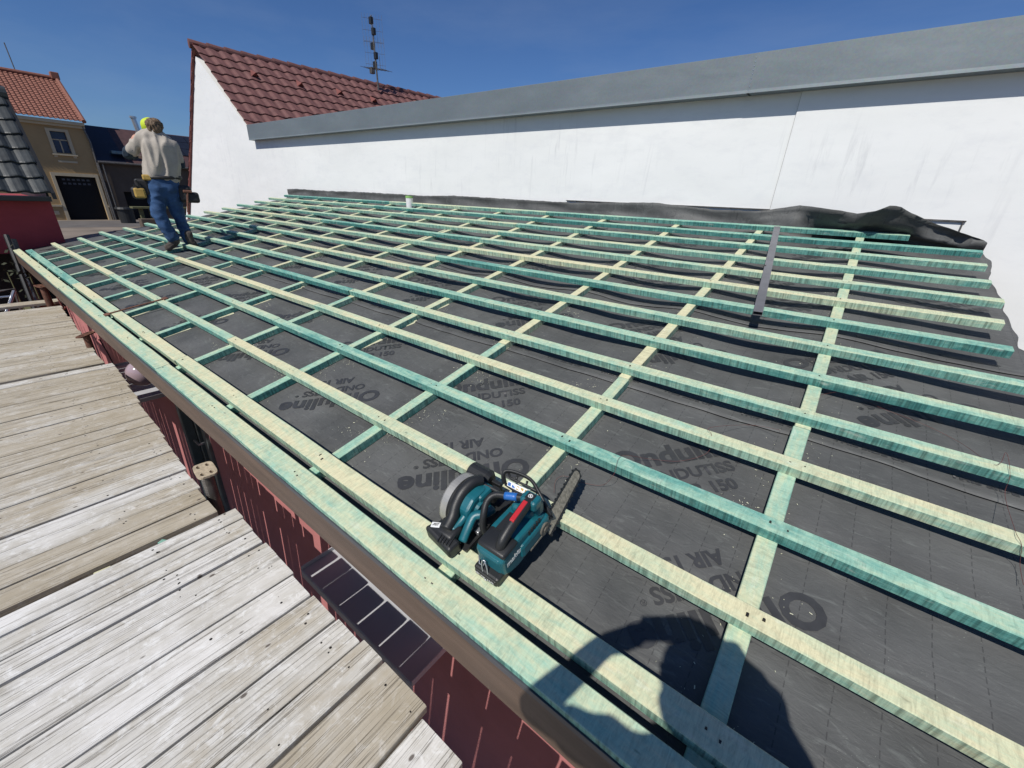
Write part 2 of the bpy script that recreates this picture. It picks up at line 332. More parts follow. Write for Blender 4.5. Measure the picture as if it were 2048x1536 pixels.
def felt(k, v0, v1, name, label):
    bm = bmesh.new(); x0, x1 = -11.05, .90; nx = 300; rows = []
    nv = int((v1-v0)/.035)
    for j in range(nv+1):
        t = j/nv; row = []
        for i in range(nx+1):
            x = x0+(x1-x0)*i/nx; v = v0+(v1-v0)*t
            if j == 0 and k: v += .02*noise.noise(Vector((x*1.9, k, 0)))+.008*noise.noise(Vector((x*7, k, 0)))
            xx = x
            if i == nx: xx = x1+.035*noise.noise(Vector((v*2.2, 9, 0)))+.02*noise.noise(Vector((v*7, 9, 0)))+(.03 if v > 2.2 and v < 3.2 else 0)
            if i == 0: xx = x0+.03*noise.noise(Vector((v*4, 2, 0))) - (.7*sstep(2.6, 1.2, v) if k < 2 else 0)
            row.append(bm.verts.new((xx, v, felt_w(x, v, k))))
        rows.append(row)
    if k == 2:      # the strip turned up against the wall
        up = [(-11.6, -.09), (-11.45, -.02), (-10.7, .012), (-9.2, .0), (-8.2, .01), (-6.8, .005), (-6.2, -.005), (-5.4, .02), (-4.4, .012), (-3.2, .0), (-2.4, .03), (-2.0, .045), (-1.3, .0), (-.85, .005), (-.5, .075), (-.25, .055), (0, .022), (.12, .05), (.19, .10), (.26, .092), (.33, .05), (.46, -.005), (.7, -.08), (.88, -.135), (.95, -.17)]
        RI = ROOF.inverted()
        def upz(x):
            for (a, p), (b, q) in zip(up, up[1:]):
                if a <= x <= b: return p+(q-p)*(x-a)/(b-a)
            return up[0][1] if x < up[0][0] else up[-1][1]
        last = rows[-1]
        for s_ in range(1, 8):
            t = s_/7; row = []
            for i in range(nx+1):
                x = x0+(x1-x0)*i/nx
                if i == 0: x -= .1*math.sin(t*3)
                fold = sstep(-1.4, .2, x)
                base = ROOF @ Vector((last[i].co.x, last[i].co.y, last[i].co.z)) if s_ == 1 or True else None
                base = ROOF @ last[i].co
                top = Vector((base.x, 5.345-.05*fold*abs(noise.noise(Vector((x*3, 0, 5)))), upz(x)*1.02+.008*noise.noise(Vector((x*6, 1, 0)))+.005*noise.noise(Vector((x*17, 1, 0)))))
                P = base.lerp(top, t)
                P.y += -.02*math.sin(t*math.pi)*(noise.noise(Vector((x*2, t*2, 3)))*2+.3) + .05*math.sin(t*math.pi)*(1-fold)
                P.y -= fold*(.10*math.sin(t*math.pi)*noise.noise(Vector((x*5, t*3, 8)))+.05*math.sin(t*math.pi)*abs(noise.noise(Vector((x*11, t*2+x*4, 2))))*2+.03)
                hh = max(0, top.z-base.z); ln = 1.05+.5*noise.noise(Vector((x*4.1, 4, 4))); pat = sstep(.30, .12, abs(x+.60)); ln *= 1-.95*pat
                P.y -= fold*ln*hh*t**1.25+fold*.05*t*(1-pat)
                P.z += (.03*math.sin(t*6+x*3)*fold)*math.sin(t*math.pi)
                row.append(bm.verts.new(RI @ P))
            rows.append(row)
    for A, B in zip(rows, rows[1:]):
        for i in range(nx): bm.faces.new((A[i], A[i+1], B[i+1], B[i]))
    me = bpy.data.meshes.new(name); bm.to_mesh(me); bm.free()
    o = link(name, me, FELT, mat4=None, smooth=True); o.matrix_world = ROOF
    mod = o.modifiers.new('thick', 'SOLIDIFY'); mod.thickness = .0012; mod.offset = -1
    return tag(o, label, 'roofing felt', 'overlapping felt strips')
F1 = felt(0, .33, 1.93, 'felt_strip', 'dark grey printed roofing felt strip along the eave, under the lowest battens')
F2 = felt(1, LAP[0], 2.96, 'felt_strip', 'dark grey printed roofing felt strip across the middle of the roof')
F3 = felt(2, LAP[1], 5.12, 'felt_strip', 'dark grey sagging roofing felt strip with its crumpled edge turned up at the white wall')
# ---- printing on the felt
def text_mesh(body, size, off=0., shear=0., align='CENTER', ext=0., space=1.):
    c = bpy.data.curves.new('txt', 'FONT'); c.body = body; c.size = size; c.offset = off; c.shear = shear; c.align_x = align; c.align_y = 'CENTER'
    c.extrude = ext; c.resolution_u = 3; c.space_character = space
    o = bpy.data.objects.new('txt', c); COL.objects.link(o); dg = bpy.context.evaluated_depsgraph_get()
    me = bpy.data.meshes.new_from_object(o.evaluated_get(dg)); bpy.data.objects.remove(o); bpy.data.curves.remove(c); return me
def fit(me, L):
    xs = [v.co.x for v in me.vertices]; k = L/(max(xs)-min(xs)); mx = (max(xs)+min(xs))/2
    for v in me.vertices: v.co.x = (v.co.x-mx)*k
    return me
def dice(bm, step):
    xs = [v.co.x for v in bm.verts]; ys = [v.co.y for v in bm.verts]
    for ax, lo, hi in ((0, min(xs), max(xs)), (1, min(ys), max(ys))):
        c = lo+step
        while c < hi:
            n = Vector((1, 0, 0)) if ax == 0 else Vector((0, 1, 0))
            bmesh.ops.bisect_plane(bm, geom=bm.verts[:]+bm.edges[:]+bm.faces[:], plane_co=n*c, plane_no=n); c += step
def logo_base():
    bm = bmesh.new()
    for body, sz, L, off, dy in (('Onduline', .150, .58, .0055, 0.), ('ONDUTISS', .078, .37, .0026, -.115), ('®', .028, .022, .0004, -.10), ('AIR 150', .078, .25, .0030, -.205)):
        me = fit(text_mesh(body, sz, off), L)
        for v in me.vertices: v.co.y += dy; v.co.x += (.215 if body == '®' else (0 if dy > -.2 else .02))
        bm.from_mesh(me); bpy.data.meshes.remove(me)
    dice(bm, .05); return bm
LOGO = logo_base()
SIDE = bmesh.new(); _m = fit(text_mesh('THIS SIDE UP', .034, .0012), .25); SIDE.from_mesh(_m)
dice(SIDE, .06)
def stamp(base, x, v, ang, k, parent, name):
    bm = base.copy(); c, s_ = math.cos(ang), math.sin(ang)
    for p in bm.verts:
        X = x+p.co.x*c-p.co.y*s_; Y = v+p.co.x*s_+p.co.y*c
        p.co = Vector((X, Y, felt_w(X, Y, k)+.0022))
    me = bpy.data.meshes.new(name); bm.to_mesh(me); bm.free()
    if min(v.co.x for v in me.vertices) < -11 or max(v.co.x for v in me.vertices) > .88: bpy.data.meshes.remove(me); return
    return link(name, me, INK, parent)
A45 = math.radians(45)
for k, par, rows in ((0, F1, ((.662, 0), (1.165, 1))), (1, F2, ((1.83, 0), (2.14, 1))), (2, F3, ((2.66, 0), (3.12, 1), (3.75, 0)))):
    for vv, flip in rows:
        for i in range(-1, 14):
            cx = ((.028 if not flip else .61)-.88*i + (.0 if k == 0 else .37*k))*H
            stamp(LOGO, cx, vv*H, A45+(0 if flip else math.pi), k, par, 'printed_logo')
for k, par in ((1, F2), (2, F3)):
    for i in range(32):
        stamp(SIDE, .68-.37*i, LAP[k-1]+.072, 0, k, par, 'printed_text')
for b_ in (LOGO, SIDE): b_.free()
# ---------------------------------------------------------------- battens
ORD = ['first', 'second', 'third', 'fourth', 'fifth', 'sixth', 'seventh', 'eighth', 'ninth', 'tenth', 'eleventh', 'twelfth', 'thirteenth', 'fourteenth', 'fifteenth', 'sixteenth', 'seventeenth', 'eighteenth', 'nineteenth', 'twentieth', 'twenty-first', 'twenty-second', 'twenty-third', 'twenty-fourth', 'twenty-fifth', 'twenty-sixth', 'twenty-seventh', 'twenty-eighth', 'twenty-ninth', 'thirtieth']
def bar(name, axis, a, b, cen, w0, w1, width, tint, screws=(), rnd=0.):
    """a squared timber lying in the roof frame; local x runs along it"""
    L = b-a; m = MB(); t = bmesh.new(); n = max(3, int(L/.35)); rings = []
    ch = .0025
    for i in range(n+1):
        x = L*i/n; j = [random.uniform(-.0013, .0013) for _ in range(3)]
        hw = width/2+j[0]; z0 = w0; z1 = w1+j[1]*.5; yo = j[2]
        prof = [(-hw, z0), (hw, z0), (hw, z1-ch), (hw-ch, z1), (-hw+ch, z1), (-hw, z1-ch)]
        rings.append([t.verts.new((x+random.uniform(-.001, .001)*(i in (0, n)), y+yo, z-w0)) for y, z in prof])
    for A, B in zip(rings, rings[1:]):
        for q in range(6): t.faces.new((A[q], A[(q+1) % 6], B[(q+1) % 6], B[q]))
    t.faces.new(rings[0][::-1]); t.faces.new(rings[-1]); m.add(t)
    m.mi = 1
    for s_ in screws:
        sx = s_-a
        if .02 < sx < L-.02: m.cyl((sx, random.uniform(-.012, .012), w1-w0-.001), (sx, 0, w1-w0+.0008), random.uniform(.0028, .0042), n=8)
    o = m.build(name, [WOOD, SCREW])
    if axis == 0: o.matrix_world = ROOF @ Matrix.Translation((a, cen, w0)) @ Matrix.Rotation(random.uniform(-.0006, .0006), 4, 'Z')
    else: o.matrix_world = ROOF @ Matrix.Translation((cen, a, w0)) @ Matrix.Rotation(math.pi/2, 4, 'Z')
    o.color = (tint, random.random(), 0, 1); return o
def cname(t): return 'pale yellow-green' if t < .28 else ('mint green' if t < .6 else 'deep teal')
TINT = [(.22, .42, .12), (.66, .55, .52), (.25, .10, .60), (.42, .80, .50), (.60, .42, .48), (.46, .22, .48), (.68, .36, .5), (.16, .34, .28), (.34, .70, .20), (.42, .34, .44), (.5, .34, .32), (.78, .62, .42), (.66, .34, .84)]
REND = [.86, .86, .86, .86, .86, .80, .657, .66, .687, .666, .674, .677, .33]
LEND = [-8.82, -8.80, -8.98, -8.90, -8.91, -8.9, -8.86, -8.9, -8.86, -8.92, -8.88, -8.9, -8.84]
J1, J2 = -2.78*H, -5.60*H
PIECE = ('right-hand', 'middle', 'left-hand')
for r in range(13):
    cuts = [REND[r]*H, J1+random.uniform(-.012, .012), J2+random.uniform(-.012, .012), LEND[r]*H]
    for p in range(3):
        b_, a_ = cuts[p], cuts[p+1]; yo = random.uniform(-.004, .004)
        o = bar('roof_batten', 0, a_+.002, b_-.002, ROWV[r]-.03+yo, -.042, random.uniform(-.001, .001), .060, min(.9, TINT[r][p]+.05), [c+random.uniform(-.012, .012) for c in CX]+([c+.04 for c in CX] if r < 3 else []))
        tag(o, '%s %s piece of the %s batten row up from the eave boards' % (cname(TINT[r][p]), PIECE[p], ORD[r]), 'batten', 'roof battens running along the eave')
for nm, cen, wd, ts, w0 in (('outer', .363, .084, (.42, .46, .22), -.046), ('inner', .478, .078, (.27, .22, .80), -.042)):
    cuts = [1.15, J1+.02*(nm == 'outer'), J2, (-8.95 if nm == 'outer' else -8.62)*H]
    for p in range(3):
        o = bar('eave_board', 0, cuts[p+1]+.002, cuts[p]-.002, cen+random.uniform(-.003, .003), w0, .0, wd, ts[p], [c+d for c in CX for d in (-.012, .02)])
        tag(o, '%s %s piece of the %s flat board along the eave edge' % (cname(ts[p]), PIECE[p], nm), 'eave board', 'flat boards along the eave')
LOWT = [.52, .48, .55, .62, .6, .66, .6, .64, .6, .62, .66, .6, .62]; UPT = [.36, .18, .16, .18, .12, .2, .16, .24, .2, .3, .22, .28, .3]
for i, c in enumerate(CX):
    brk = 1.785+random.uniform(-.02, .02)
    n = ORD[i]
    for a_, b_, t_, w_ in ((.335+random.uniform(-.012, .01), brk, LOWT[i], 'lower'), (brk+.003, 5.06, UPT[i], 'upper')):
        o = bar('counter_batten', 1, a_, b_, c+random.uniform(-.004, .004), -.0845, -.0425, .060, t_)
        tag(o, '%s %s half of the %s counter batten from the right, running up the slope' % (cname(t_), w_, n), 'counter batten', 'counter battens running up the slope')
# short doubled laths lying beside a counter batten higher up
for k_, (r, c) in enumerate(((9, 5), (8, 5), (7, 5))):
    o = bar('lath_offcut', 1, ROWV[r]-.30, ROWV[r]-.07, CX[c]-.075, -.078, -.045, .03, .05)
    tag(o, 'short pale lath beside a counter batten, below the %s batten row' % ORD[r], 'lath', 'short pale laths beside a counter batten')
# thin brown bar modelled in place of a line-shaped shadow across the lower left battens
m = MB(); a_ = Vector((*on_roof(213, 629, .004), .004)); b_ = Vector((*on_roof(330, 597, .006), .006))
m.tube([(a_.x, a_.y, .006), (b_.x, b_.y, .006)], .007, 8); m.box((a_.x-.02, a_.y-.02, .001), (a_.x+.05, a_.y+.02, .012), .003); m.box((b_.x-.04, b_.y-.02, .001), (b_.x+.04, b_.y+.02, .012), .003)
tag(m.build('shadow_bar', RUST, mat4=ROOF), 'thin brown bar standing for a shadow across the eave boards and first batten row', 'shadow bar')
# grey box section on the upper right battens
m = MB(); p0 = Vector((*on_roof(1515, 628, .012), 0)); p1 = Vector((*on_roof(1554, 456, .012), 0)); d = (p1-p0); L = d.length
prof_o = [(-.027, 0), (.027, 0), (.027, .026), (-.027, .026)]
t = bmesh.new(); R_ = []
for y in (0, L):
    R_.append(([t.verts.new((x, y, z)) for x, z in prof_o], [t.verts.new((x*.9, y, .013+(z-.013)*.86)) for x, z in prof_o]))
for q in range(4):
    q2 = (q+1) % 4
    t.faces.new((R_[0][0][q], R_[0][0][q2], R_[1][0][q2], R_[1][0][q])); t.faces.new((R_[0][1][q2], R_[0][1][q], R_[1][1][q], R_[1][1][q2]))
    t.faces.new((R_[0][0][q2], R_[0][0][q], R_[0][1][q], R_[0][1][q2])); t.faces.new((R_[1][0][q], R_[1][0][q2], R_[1][1][q2], R_[1][1][q]))
m.add(t); o = m.build('box_section', GREY_BAR); o.matrix_world = ROOF @ Matrix.Translation((p0.x, p0.y, .002)) @ Matrix.Rotation(math.atan2(-d.x, d.y), 4, 'Z')
m = MB()
for yy in (L*.42,): m.box((-.031, yy, .012), (-.016, yy+.02, .0285), .002)
m.build('bracket', SCREW, o); tag(o, 'grey hollow metal bar lying across the upper right battens', 'metal bar')
# white jar near the wall
jx, jy = on_roof(819, 414, -.06)
J = empty('jar', Matrix.Translation(ROOF @ Vector((jx, jy, -.086))), 'white plastic jar with a pale green lid standing behind the twelfth batten row', 'jar')
m = MB(); m.cyl((0, 0, 0), (0, 0, .17), .058, .062, 24); m.cyl((0, 0, .165), (0, 0, .172), .062, .064, 24); m.build('jar_body', WHITEP, J, smooth=False)
m = MB(); m.cyl((0, 0, .17), (0, 0, .205), .066, .064, 24); m.build('lid', simple('green_lid', (.22, .42, .12), .5), J)
# sawdust ridges beside counter battens, chips
def chips():
    bm = bmesh.new()
    def flake(x, v, k, s_):
        a = random.uniform(0, 6.28); L = s_*random.uniform(.6, 2.2); W_ = s_*random.uniform(.3, .8); z = felt_w(x, v, k)+.004
        P = [Vector((x+math.cos(a)*p*L-math.sin(a)*q*W_, v+math.sin(a)*p*L+math.cos(a)*q*W_, z+random.uniform(0, .002))) for p, q in ((-1, -1), (1, -.7), (.8, 1), (-1, .6))]
        bm.faces.new([bm.verts.new(p) for p in P])
    lv = lambda v: 0 if v < LAP[0] else (1 if v < LAP[1] else 2)
    for i in range(1900):
        c = random.choice(CX[:8]); x = c+random.choice((-1, 1))*(.035+abs(random.gauss(0, .06))); v = random.uniform(.45, 4.9)
        if x < .85: flake(x, v, lv(v), random.choice((.001, .0015, .0022)))
    for _ in range(34):
        cx, cv = random.choice(CX[:6])+random.uniform(-.2, .15), random.uniform(.7, 4)
        for i in range(28):
            x, v = cx+random.gauss(0, .05), cv+random.gauss(0, .04)
            if x < .85 and v > .45: flake(x, v, lv(v), random.choice((.001, .0013, .0026)))
    me = bpy.data.meshes.new('wood_chips'); bm.to_mesh(me); bm.free(); o = link('wood_chips', me, CHIP); o.matrix_world = ROOF
    tag(o, 'scattered pale wood chips on the dark felt between battens', 'wood chips', kind='stuff')
    bm = bmesh.new()
    for ci, c in enumerate(CX[2:10]):
        for ri, r in enumerate(range(-1, 4)):
            v0 = (.56 if r < 0 else ROWV[r]+.04); v1 = ROWV[r+1]-.08; n = 26
            if random.random() < .38 or ci < 1 and r < 1: continue
            a_, b_ = [], []
            for i in range(n+1):
                v = v0+(v1-v0)*i/n; k = lv(v); wd = -.004+.022*max(0, noise.noise(Vector((v*9, c*3, 0))))+.022*max(0, noise.noise(Vector((v*4+5, c, r)))-.15)
                x = c+.032; a_.append(bm.verts.new((x, v, felt_w(x, v, k)+.006))); b_.append(bm.verts.new((x+wd+.012*sstep(0, 1, i/n)*(ci % 2), v+random.uniform(-.006, .006), felt_w(x+wd, v, k)+.002)))
            for i in range(n): bm.faces.new((a_[i], b_[i], b_[i+1], a_[i+1]))
    me = bpy.data.meshes.new('sawdust'); bm.to_mesh(me); bm.free(); o = link('sawdust', me, DUSTM); o.matrix_world = ROOF
    tag(o, 'ragged pale sawdust lines along the foot of the counter battens', 'sawdust', kind='stuff')
chips()
# red chalk string
def rs(px, py, w): x, v = on_roof(px, py, w); return (x, v, w)
for pts, lab in (([(1108, 985, -.07), (1112, 960, -.07), (1130, 952, -.07), (1165, 965, -.075), (1205, 970, -.07), (1228, 948, .003), (1243, 912, .004), (1300, 918, -.075), (1360, 922, -.078), (1415, 905, -.07), (1423, 870, .003), (1421, 855, .004), (1500, 850, -.07), (1560, 860, -.02)], 'loose red chalk string winding over the felt right of the chainsaw'),
                 ([(1640, 790, .0), (1690, 785, -.07), (1760, 815, -.08), (1850, 850, -.085), (1920, 885, -.08), (1990, 930, .002), (2012, 905, .004), (2020, 950, .003), (2010, 990, -.06), (2030, 1060, .003), (2043, 1090, .0), (2040, 1130, -.07), (2047, 1170, -.07)], 'red chalk string trailing over battens at the right edge')):
    m = MB(); m.tube(curve([rs(*p) for p in pts], 7), .0007, 5); tag(m.build('chalk_string', THREAD, mat4=ROOF), lab, 'string', 'red chalk strings')
# ---------------------------------------------------------------- the low building under the roof
HB = empty('low_building', Matrix.Translation((0, .952, -3.4)), 'low red rendered building with a brown fascia, carrying the battened roof', 'building')
HM = Matrix.Translation((0, -.952, 3.4))
def hb(m, name, mat, parent=HB): return m.build(name, mat, parent, HM if parent is HB else None)
m = MB(); WY = .952
s2l, s2r = on_z(224, 735, -2.06).x, on_z(290, 800, -2.06).x
OPEN = [(s2l, s2r, -2.06, -1.42), (-5.08, -4.28, -3.4, -1.42), (-1.99, -1.03, -2.06, -1.42)]
x = -11.2
for (a_, b_, z0, z1) in OPEN:
    m.box((x, WY, -3.6), (a_, WY+.3, -1.30))
    if z0 > -3.3: m.box((a_, WY, -3.6), (b_, WY+.3, z0))
    m.box((a_, WY, z1), (b_, WY+.3, -1.30)); x = b_
m.box((x, WY, -3.6), (1.3, WY+.3, -1.30)); hb(m, 'wall', PINK)
m = MB(); m.box((-10.95, .578, -1.318), (1.25, .603, -1.167), .003); hb(m, 'fascia', BROWN)
m = MB(); m.box((-10.95, .573, -1.166), (1.25, .60, -1.156), .001); m.box((-10.95, .5735, -1.176), (1.25, .5775, -1.158), .001); hb(m, 'drip_strip', DGREY)
m = MB(); m.box((-10.95, .604, -1.316), (1.25, WY+.28, -1.302)); hb(m, 'soffit', BROWN)
m = MB(); pts_ = [ROOF @ Vector((-11.0, v, w)) for v, w in ((.36, -.13), (5.1, -.15), (5.1, -.3), (.36, -.15))]
t = bmesh.new(); A = [t.verts.new(p) for p in pts_]; B = [t.verts.new(p+Vector((11.85, 0, 0))) for p in pts_]
t.faces.new(A[::-1]); t.faces.new(B)
for q in range(4): t.faces.new((A[q], A[(q+1) % 4], B[(q+1) % 4], B[q]))
m.add(t); hb(m, 'roof_deck', DARKM)
for i, (a_, b_, z0, z1) in enumerate((OPEN[0], OPEN[2])):
    m = MB(); m.box((a_+.0, WY+.16, z0), (a_+.06, WY+.21, z1)); m.box((b_-.06, WY+.16, z0), (b_, WY+.21, z1)); m.box((a_+.06, WY+.16, z0), (b_-.06, WY+.21, z0+.06)); m.box((a_+.06, WY+.16, z1-.06), (b_-.06, WY+.21, z1)); m.box(((a_+b_)/2-.03, WY+.16, z0+.06), ((a_+b_)/2+.03, WY+.21, z1-.06))
    W_ = hb(m, 'window', GREYP)
    m = MB(); m.box((a_+.06, WY+.18, z0+.06), (b_-.06, WY+.19, z1-.06)); m.build('pane', GLASSD, W_)
    m = MB(); y0 = .695; m.box((a_-.02, y0, z0-.012), (b_+.02, WY+.16, z0+.004), .003); m.box((a_-.02, y0-.004, z0-.05), (b_+.02, y0+.004, z0-.0), .002); m.box((a_-.02, WY-.02, z0+.004), (b_+.02, WY+.0, z0+.02), .002)
    m.box((a_-.022, y0, z0-.008), (a_-.016, WY, z0+.03)); m.box((b_+.016, y0, z0-.008), (b_+.022, WY, z0+.03)); m.build('sill', SILLM, W_)
a_, b_ = OPEN[1][:2]
m = MB()
for xx in (a_, b_-.09): m.box((xx, WY-.03, -3.4), (xx+.09, WY+.1, -1.42), .006)
m.box((a_+.09, WY, -1.52), (b_-.09, WY+.1, -1.42)); m.box((a_+.3, WY+.02, -3.3), (a_+.34, WY+.08, -1.52)); D_ = hb(m, 'door', GREYP)
m = MB(); m.box((a_+.09, WY+.05, -3.3), (b_-.09, WY+.06, -1.53)); m.build('pane', GLASSD, D_)
m = MB(); m.cyl((b_-.13, WY-.02, -2.3), (b_-.13, WY-.07, -2.3), .012); m.cyl((b_-.13, WY-.065, -2.3), (b_-.25, WY-.065, -2.3), .011); m.build('handle', ALU, D_)
m = MB(); c0 = on_y(197, 680, WY-.01); c1 = on_y(225, 725, WY-.01); m.tube(curve([c0, c0.lerp(c1, .4)+Vector((-.05, 0, .1)), c1, c1+Vector((.1, 0, -.4))], 6), .008, 6); hb(m, 'cable', BLACK)
# lamp under the eave
LP = on_y(284, 746, .77); LA = empty('wall_lamp', Matrix.Translation(LP), 'frosted pinkish globe lamp hanging under the brown fascia beside the far sill', 'lamp')
m = MB(); m.sph((0, 0, 0), .128, 32); m.build('globe', GLOBE, LA, smooth=True)
m = MB(); m.cyl((0, 0, .11), (0, 0, .17), .05, .055, 20); m.box((-.02, 0, .14), (.02, .14, .17), .004); m.cyl((0, .12, .155), (0, .13, .155), .05, n=20); m.build('bracket', BROWN, LA)
# ---------------------------------------------------------------- scaffold planks
def plank(x0, x1, y0, y1, z, tone, label, grp, tilt=0.):
    L = y1-y0; w_ = x1-x0; m = MB(); t = bmesh.new(); n = 7; rings = []; th = .038; ch = .005
    for i in range(n+1):
        y = L*i/n; hw = w_/2-.0052+random.uniform(-.0012, .0012); o_ = random.uniform(-.0015, .0015); dz = random.uniform(-.001, .001)
        if i in (0, n): y += random.uniform(-.004, .004)
        prof = [(-hw, -th), (hw, -th), (hw, -ch), (hw-ch, 0), (-hw+ch, 0), (-hw, -ch)]
        rings.append([t.verts.new((a+o_, y, b+dz)) for a, b in prof])
    for A, B in zip(rings, rings[1:]):
        for q in range(6): t.faces.new((A[q], A[(q+1) % 6], B[(q+1) % 6], B[q]))
    t.faces.new(rings[0][::-1]); t.faces.new(rings[-1]); m.add(t)
    m.mi = 1
    for k in range(random.randint(2, 6)):
        xx, yy = random.uniform(-.4, .4)*w_, L-random.choice((.05, .09, .33, .36))+random.uniform(-.01, .01)
        m.cyl((xx, yy, -.004), (xx, yy, .0006), random.uniform(.003, .0055), n=8)
    o = m.build('scaffold_plank', [PLANK, SCREW]); o.matrix_world = Matrix.Translation(((x0+x1)/2, y0, z+random.uniform(-.002, .002))) @ Matrix.Rotation(tilt+random.uniform(-.002, .002), 4, 'Z')
    o.color = (tone, random.random(), 0, 1); return tag(o, label, 'plank', grp)
G = 'scaffold planks of the deck'
bd = [-2.235, -2.12, -1.99, -1.87, -1.745, -1.573, -1.405, -1.223, -1.065, -.935, -.69]; ye = [.518, .509, .50, .512, .508, .497, .505, .512, .53, .528]
tn = [.75, .68, .82, .74, .8, .84, .68, .70, .60, .34]
nm = ['outermost', 'second', 'third', 'fourth', 'fifth', 'sixth', 'seventh', 'eighth', 'ninth', 'last']
for i in range(10): plank(bd[i], bd[i+1], -2.7, ye[i], -1.6, tn[i], '%s plank of the raised near deck section, counted from its far edge' % nm[i], G)
xs = [-.69, -.49, -.28, -.08, .13, .34, .55, .77]
for i in range(7): plank(xs[i], xs[i+1], -2.7, .50-.012*i, -1.622, (.8, .3, .35, .6, .7, .4, .5)[i], '%s plank to the right of the raised near deck section' % ORD[i], G)
x = -2.335; i = 0
while x > -5.36:
    w_ = random.choice((.12, .15, .18, .14)); y1 = .455+(.61-.455)*((-2.43-x)/2.65)+random.uniform(-.006, .006)
    plank(x-w_, x, -2.7, y1, -1.645, (.22, .30, .66, .80, .62, .35, .5, .42, .38, .3, .36, .28, .33, .4, .3, .3, .35, .3)[i % 18], '%s plank of the middle deck section behind the dark gap' % ORD[i], G); x -= w_+random.uniform(0, .003); i += 1
x = -5.52; i = 0
while x > -8.6:
    w_ = random.choice((.12, .15, .19, .14)); y1 = .57+.035*((-5.5-x))+random.uniform(-.008, .008)
    plank(x-w_, x, -2.7, y1, -1.66, (.25, .3, .45, .38, .3, .5, .45, .3, .25, .3, .36, .28, .33, .4, .3, .3, .3, .3)[i % 18], '%s plank of the far deck section, counted from the rusty trestle' % ORD[i], G); x -= w_+random.uniform(0, .003); i += 1
plank(-9.4, -9.15, .1, .95, -1.7, .3, 'short plank end beyond the far deck section, close under the eave', G)
# offcuts in the gap
for i, (px, py) in enumerate(((330, 1084), (205, 1142))):
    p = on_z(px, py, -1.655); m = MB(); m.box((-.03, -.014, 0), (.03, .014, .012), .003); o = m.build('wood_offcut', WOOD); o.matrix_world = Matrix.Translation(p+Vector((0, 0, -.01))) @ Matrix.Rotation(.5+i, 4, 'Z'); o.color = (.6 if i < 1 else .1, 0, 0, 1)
    tag(o, '%s wood offcut lying in the dark gap between deck sections' % ('mint green', 'pale')[i], 'offcut', 'offcuts in the deck gap')
# ledgers under the deck
for i, (yy, zz) in enumerate(((.38, -1.73), (-2.45, -1.73))):
    m = MB(); m.box((-9.0, yy-.03, zz-.09), (.8, yy+.03, zz+.03), .004); tag(m.build('ledger_beam', OLIVE), 'timber ledger beam under the deck, %s' % ('along the wall side' if i == 0 else 'along the outer side'), 'beam', 'beams under the deck')
# trestle heads
def trestle(P, wdt, dep, ang, mat, tubemat, r, label, ztop):
    T = empty('trestle_post', Matrix.Translation((P.x, P.y, -3.4)) @ Matrix.Rotation(ang, 4, 'Z'), label, 'scaffold post', 'trestle posts at the deck edge')
    h = ztop+3.4; m = MB(); t = bmesh.new()
    n = 22; o_ = []
    for k in range(n):
        a = 2*math.pi*k/n; c, s_ = math.cos(a), math.sin(a); e = .45
        o_.append((wdt/2*abs(c)**e*(1 if c > 0 else -1), dep/2*abs(s_)**e*(1 if s_ > 0 else -1)))
    holes = [(sx*wdt*.28, sy*dep*.22, dep*.11) for sx in (-1, 1) for sy in (-1, 1)]
    V_ = [[t.verts.new((a, b, z)) for a, b in o_] for z in (-.006, .006)]
    E_ = []
    hv = []
    for hx, hy, hr in holes: hv.append([[t.verts.new((hx+hr*1.5*math.cos(2*math.pi*k/10), hy+hr*math.sin(2*math.pi*k/10), z)) for k in range(10)] for z in (-.006, .006)])
    for lay in (0, 1):
        es = [t.edges.new((V_[lay][k], V_[lay][(k+1) % n])) for k in range(n)]
        for h_ in hv: es += [t.edges.new((h_[lay][k], h_[lay][(k+1) % 10])) for k in range(10)]
        bmesh.ops.triangle_fill(t, edges=es, use_beauty=True)
    for k in range(n): t.faces.new((V_[0][k], V_[0][(k+1) % n], V_[1][(k+1) % n], V_[1][k]))
    for h_ in hv:
        for k in range(10): t.faces.new((h_[0][(k+1) % 10], h_[0][k], h_[1][k], h_[1][(k+1) % 10]))
    m.add(t); m.build('head_plate', mat, T, Matrix.Translation((0, 0, h)))
    m = MB(); m.cyl((0, 0, 0), (0, 0, h-.006), r, n=20)
    for k in range(34): m.tube([(r*math.cos(a)*1.02, r*math.sin(a)*1.02, h-.05-.012*k+.012*a/6.28) for a in [q*.63 for q in range(10)]], .002, 4)
    m.cyl((0, 0, h-.5), (0, 0, h-.55), r*1.7, n=16); m.build('tube', tubemat, T)
trestle((on_z(383, 945, -1.5)+on_z(437, 936, -1.5))/2, .165, .10, -.1, MORTAR, STEEL, .030, 'mortar-crusted perforated plate on a steel tube between the near and middle decks', -1.5)
trestle(on_z(169, 665, -1.5)+Vector((.02, 0, 0)), .22, .075, -.7, RUST, RUST, .030, 'rusty brown plate on a tube at the far deck section, before the pink wall', -1.52)
pt = on_z(85, 572, -1.45); trestle(pt, .26, .14, .2, RUST, RUST, .04, 'red-brown trestle post beyond the far end of the deck', -1.45)
m = MB(); m.tube([(pt.x+.26*math.cos(a), pt.y+.14*math.sin(a), -1.78) for a in [k*.35 for k in range(18)]], .012, 8, True); m.tube([(pt.x+.2, pt.y+.1, -1.78), (pt.x+.16, pt.y+.08, -1.5)], .01, 6)
tag(m.build('trestle_ring', VERGE), 'thin red hoop round the trestle post beyond the far deck end', 'hoop')
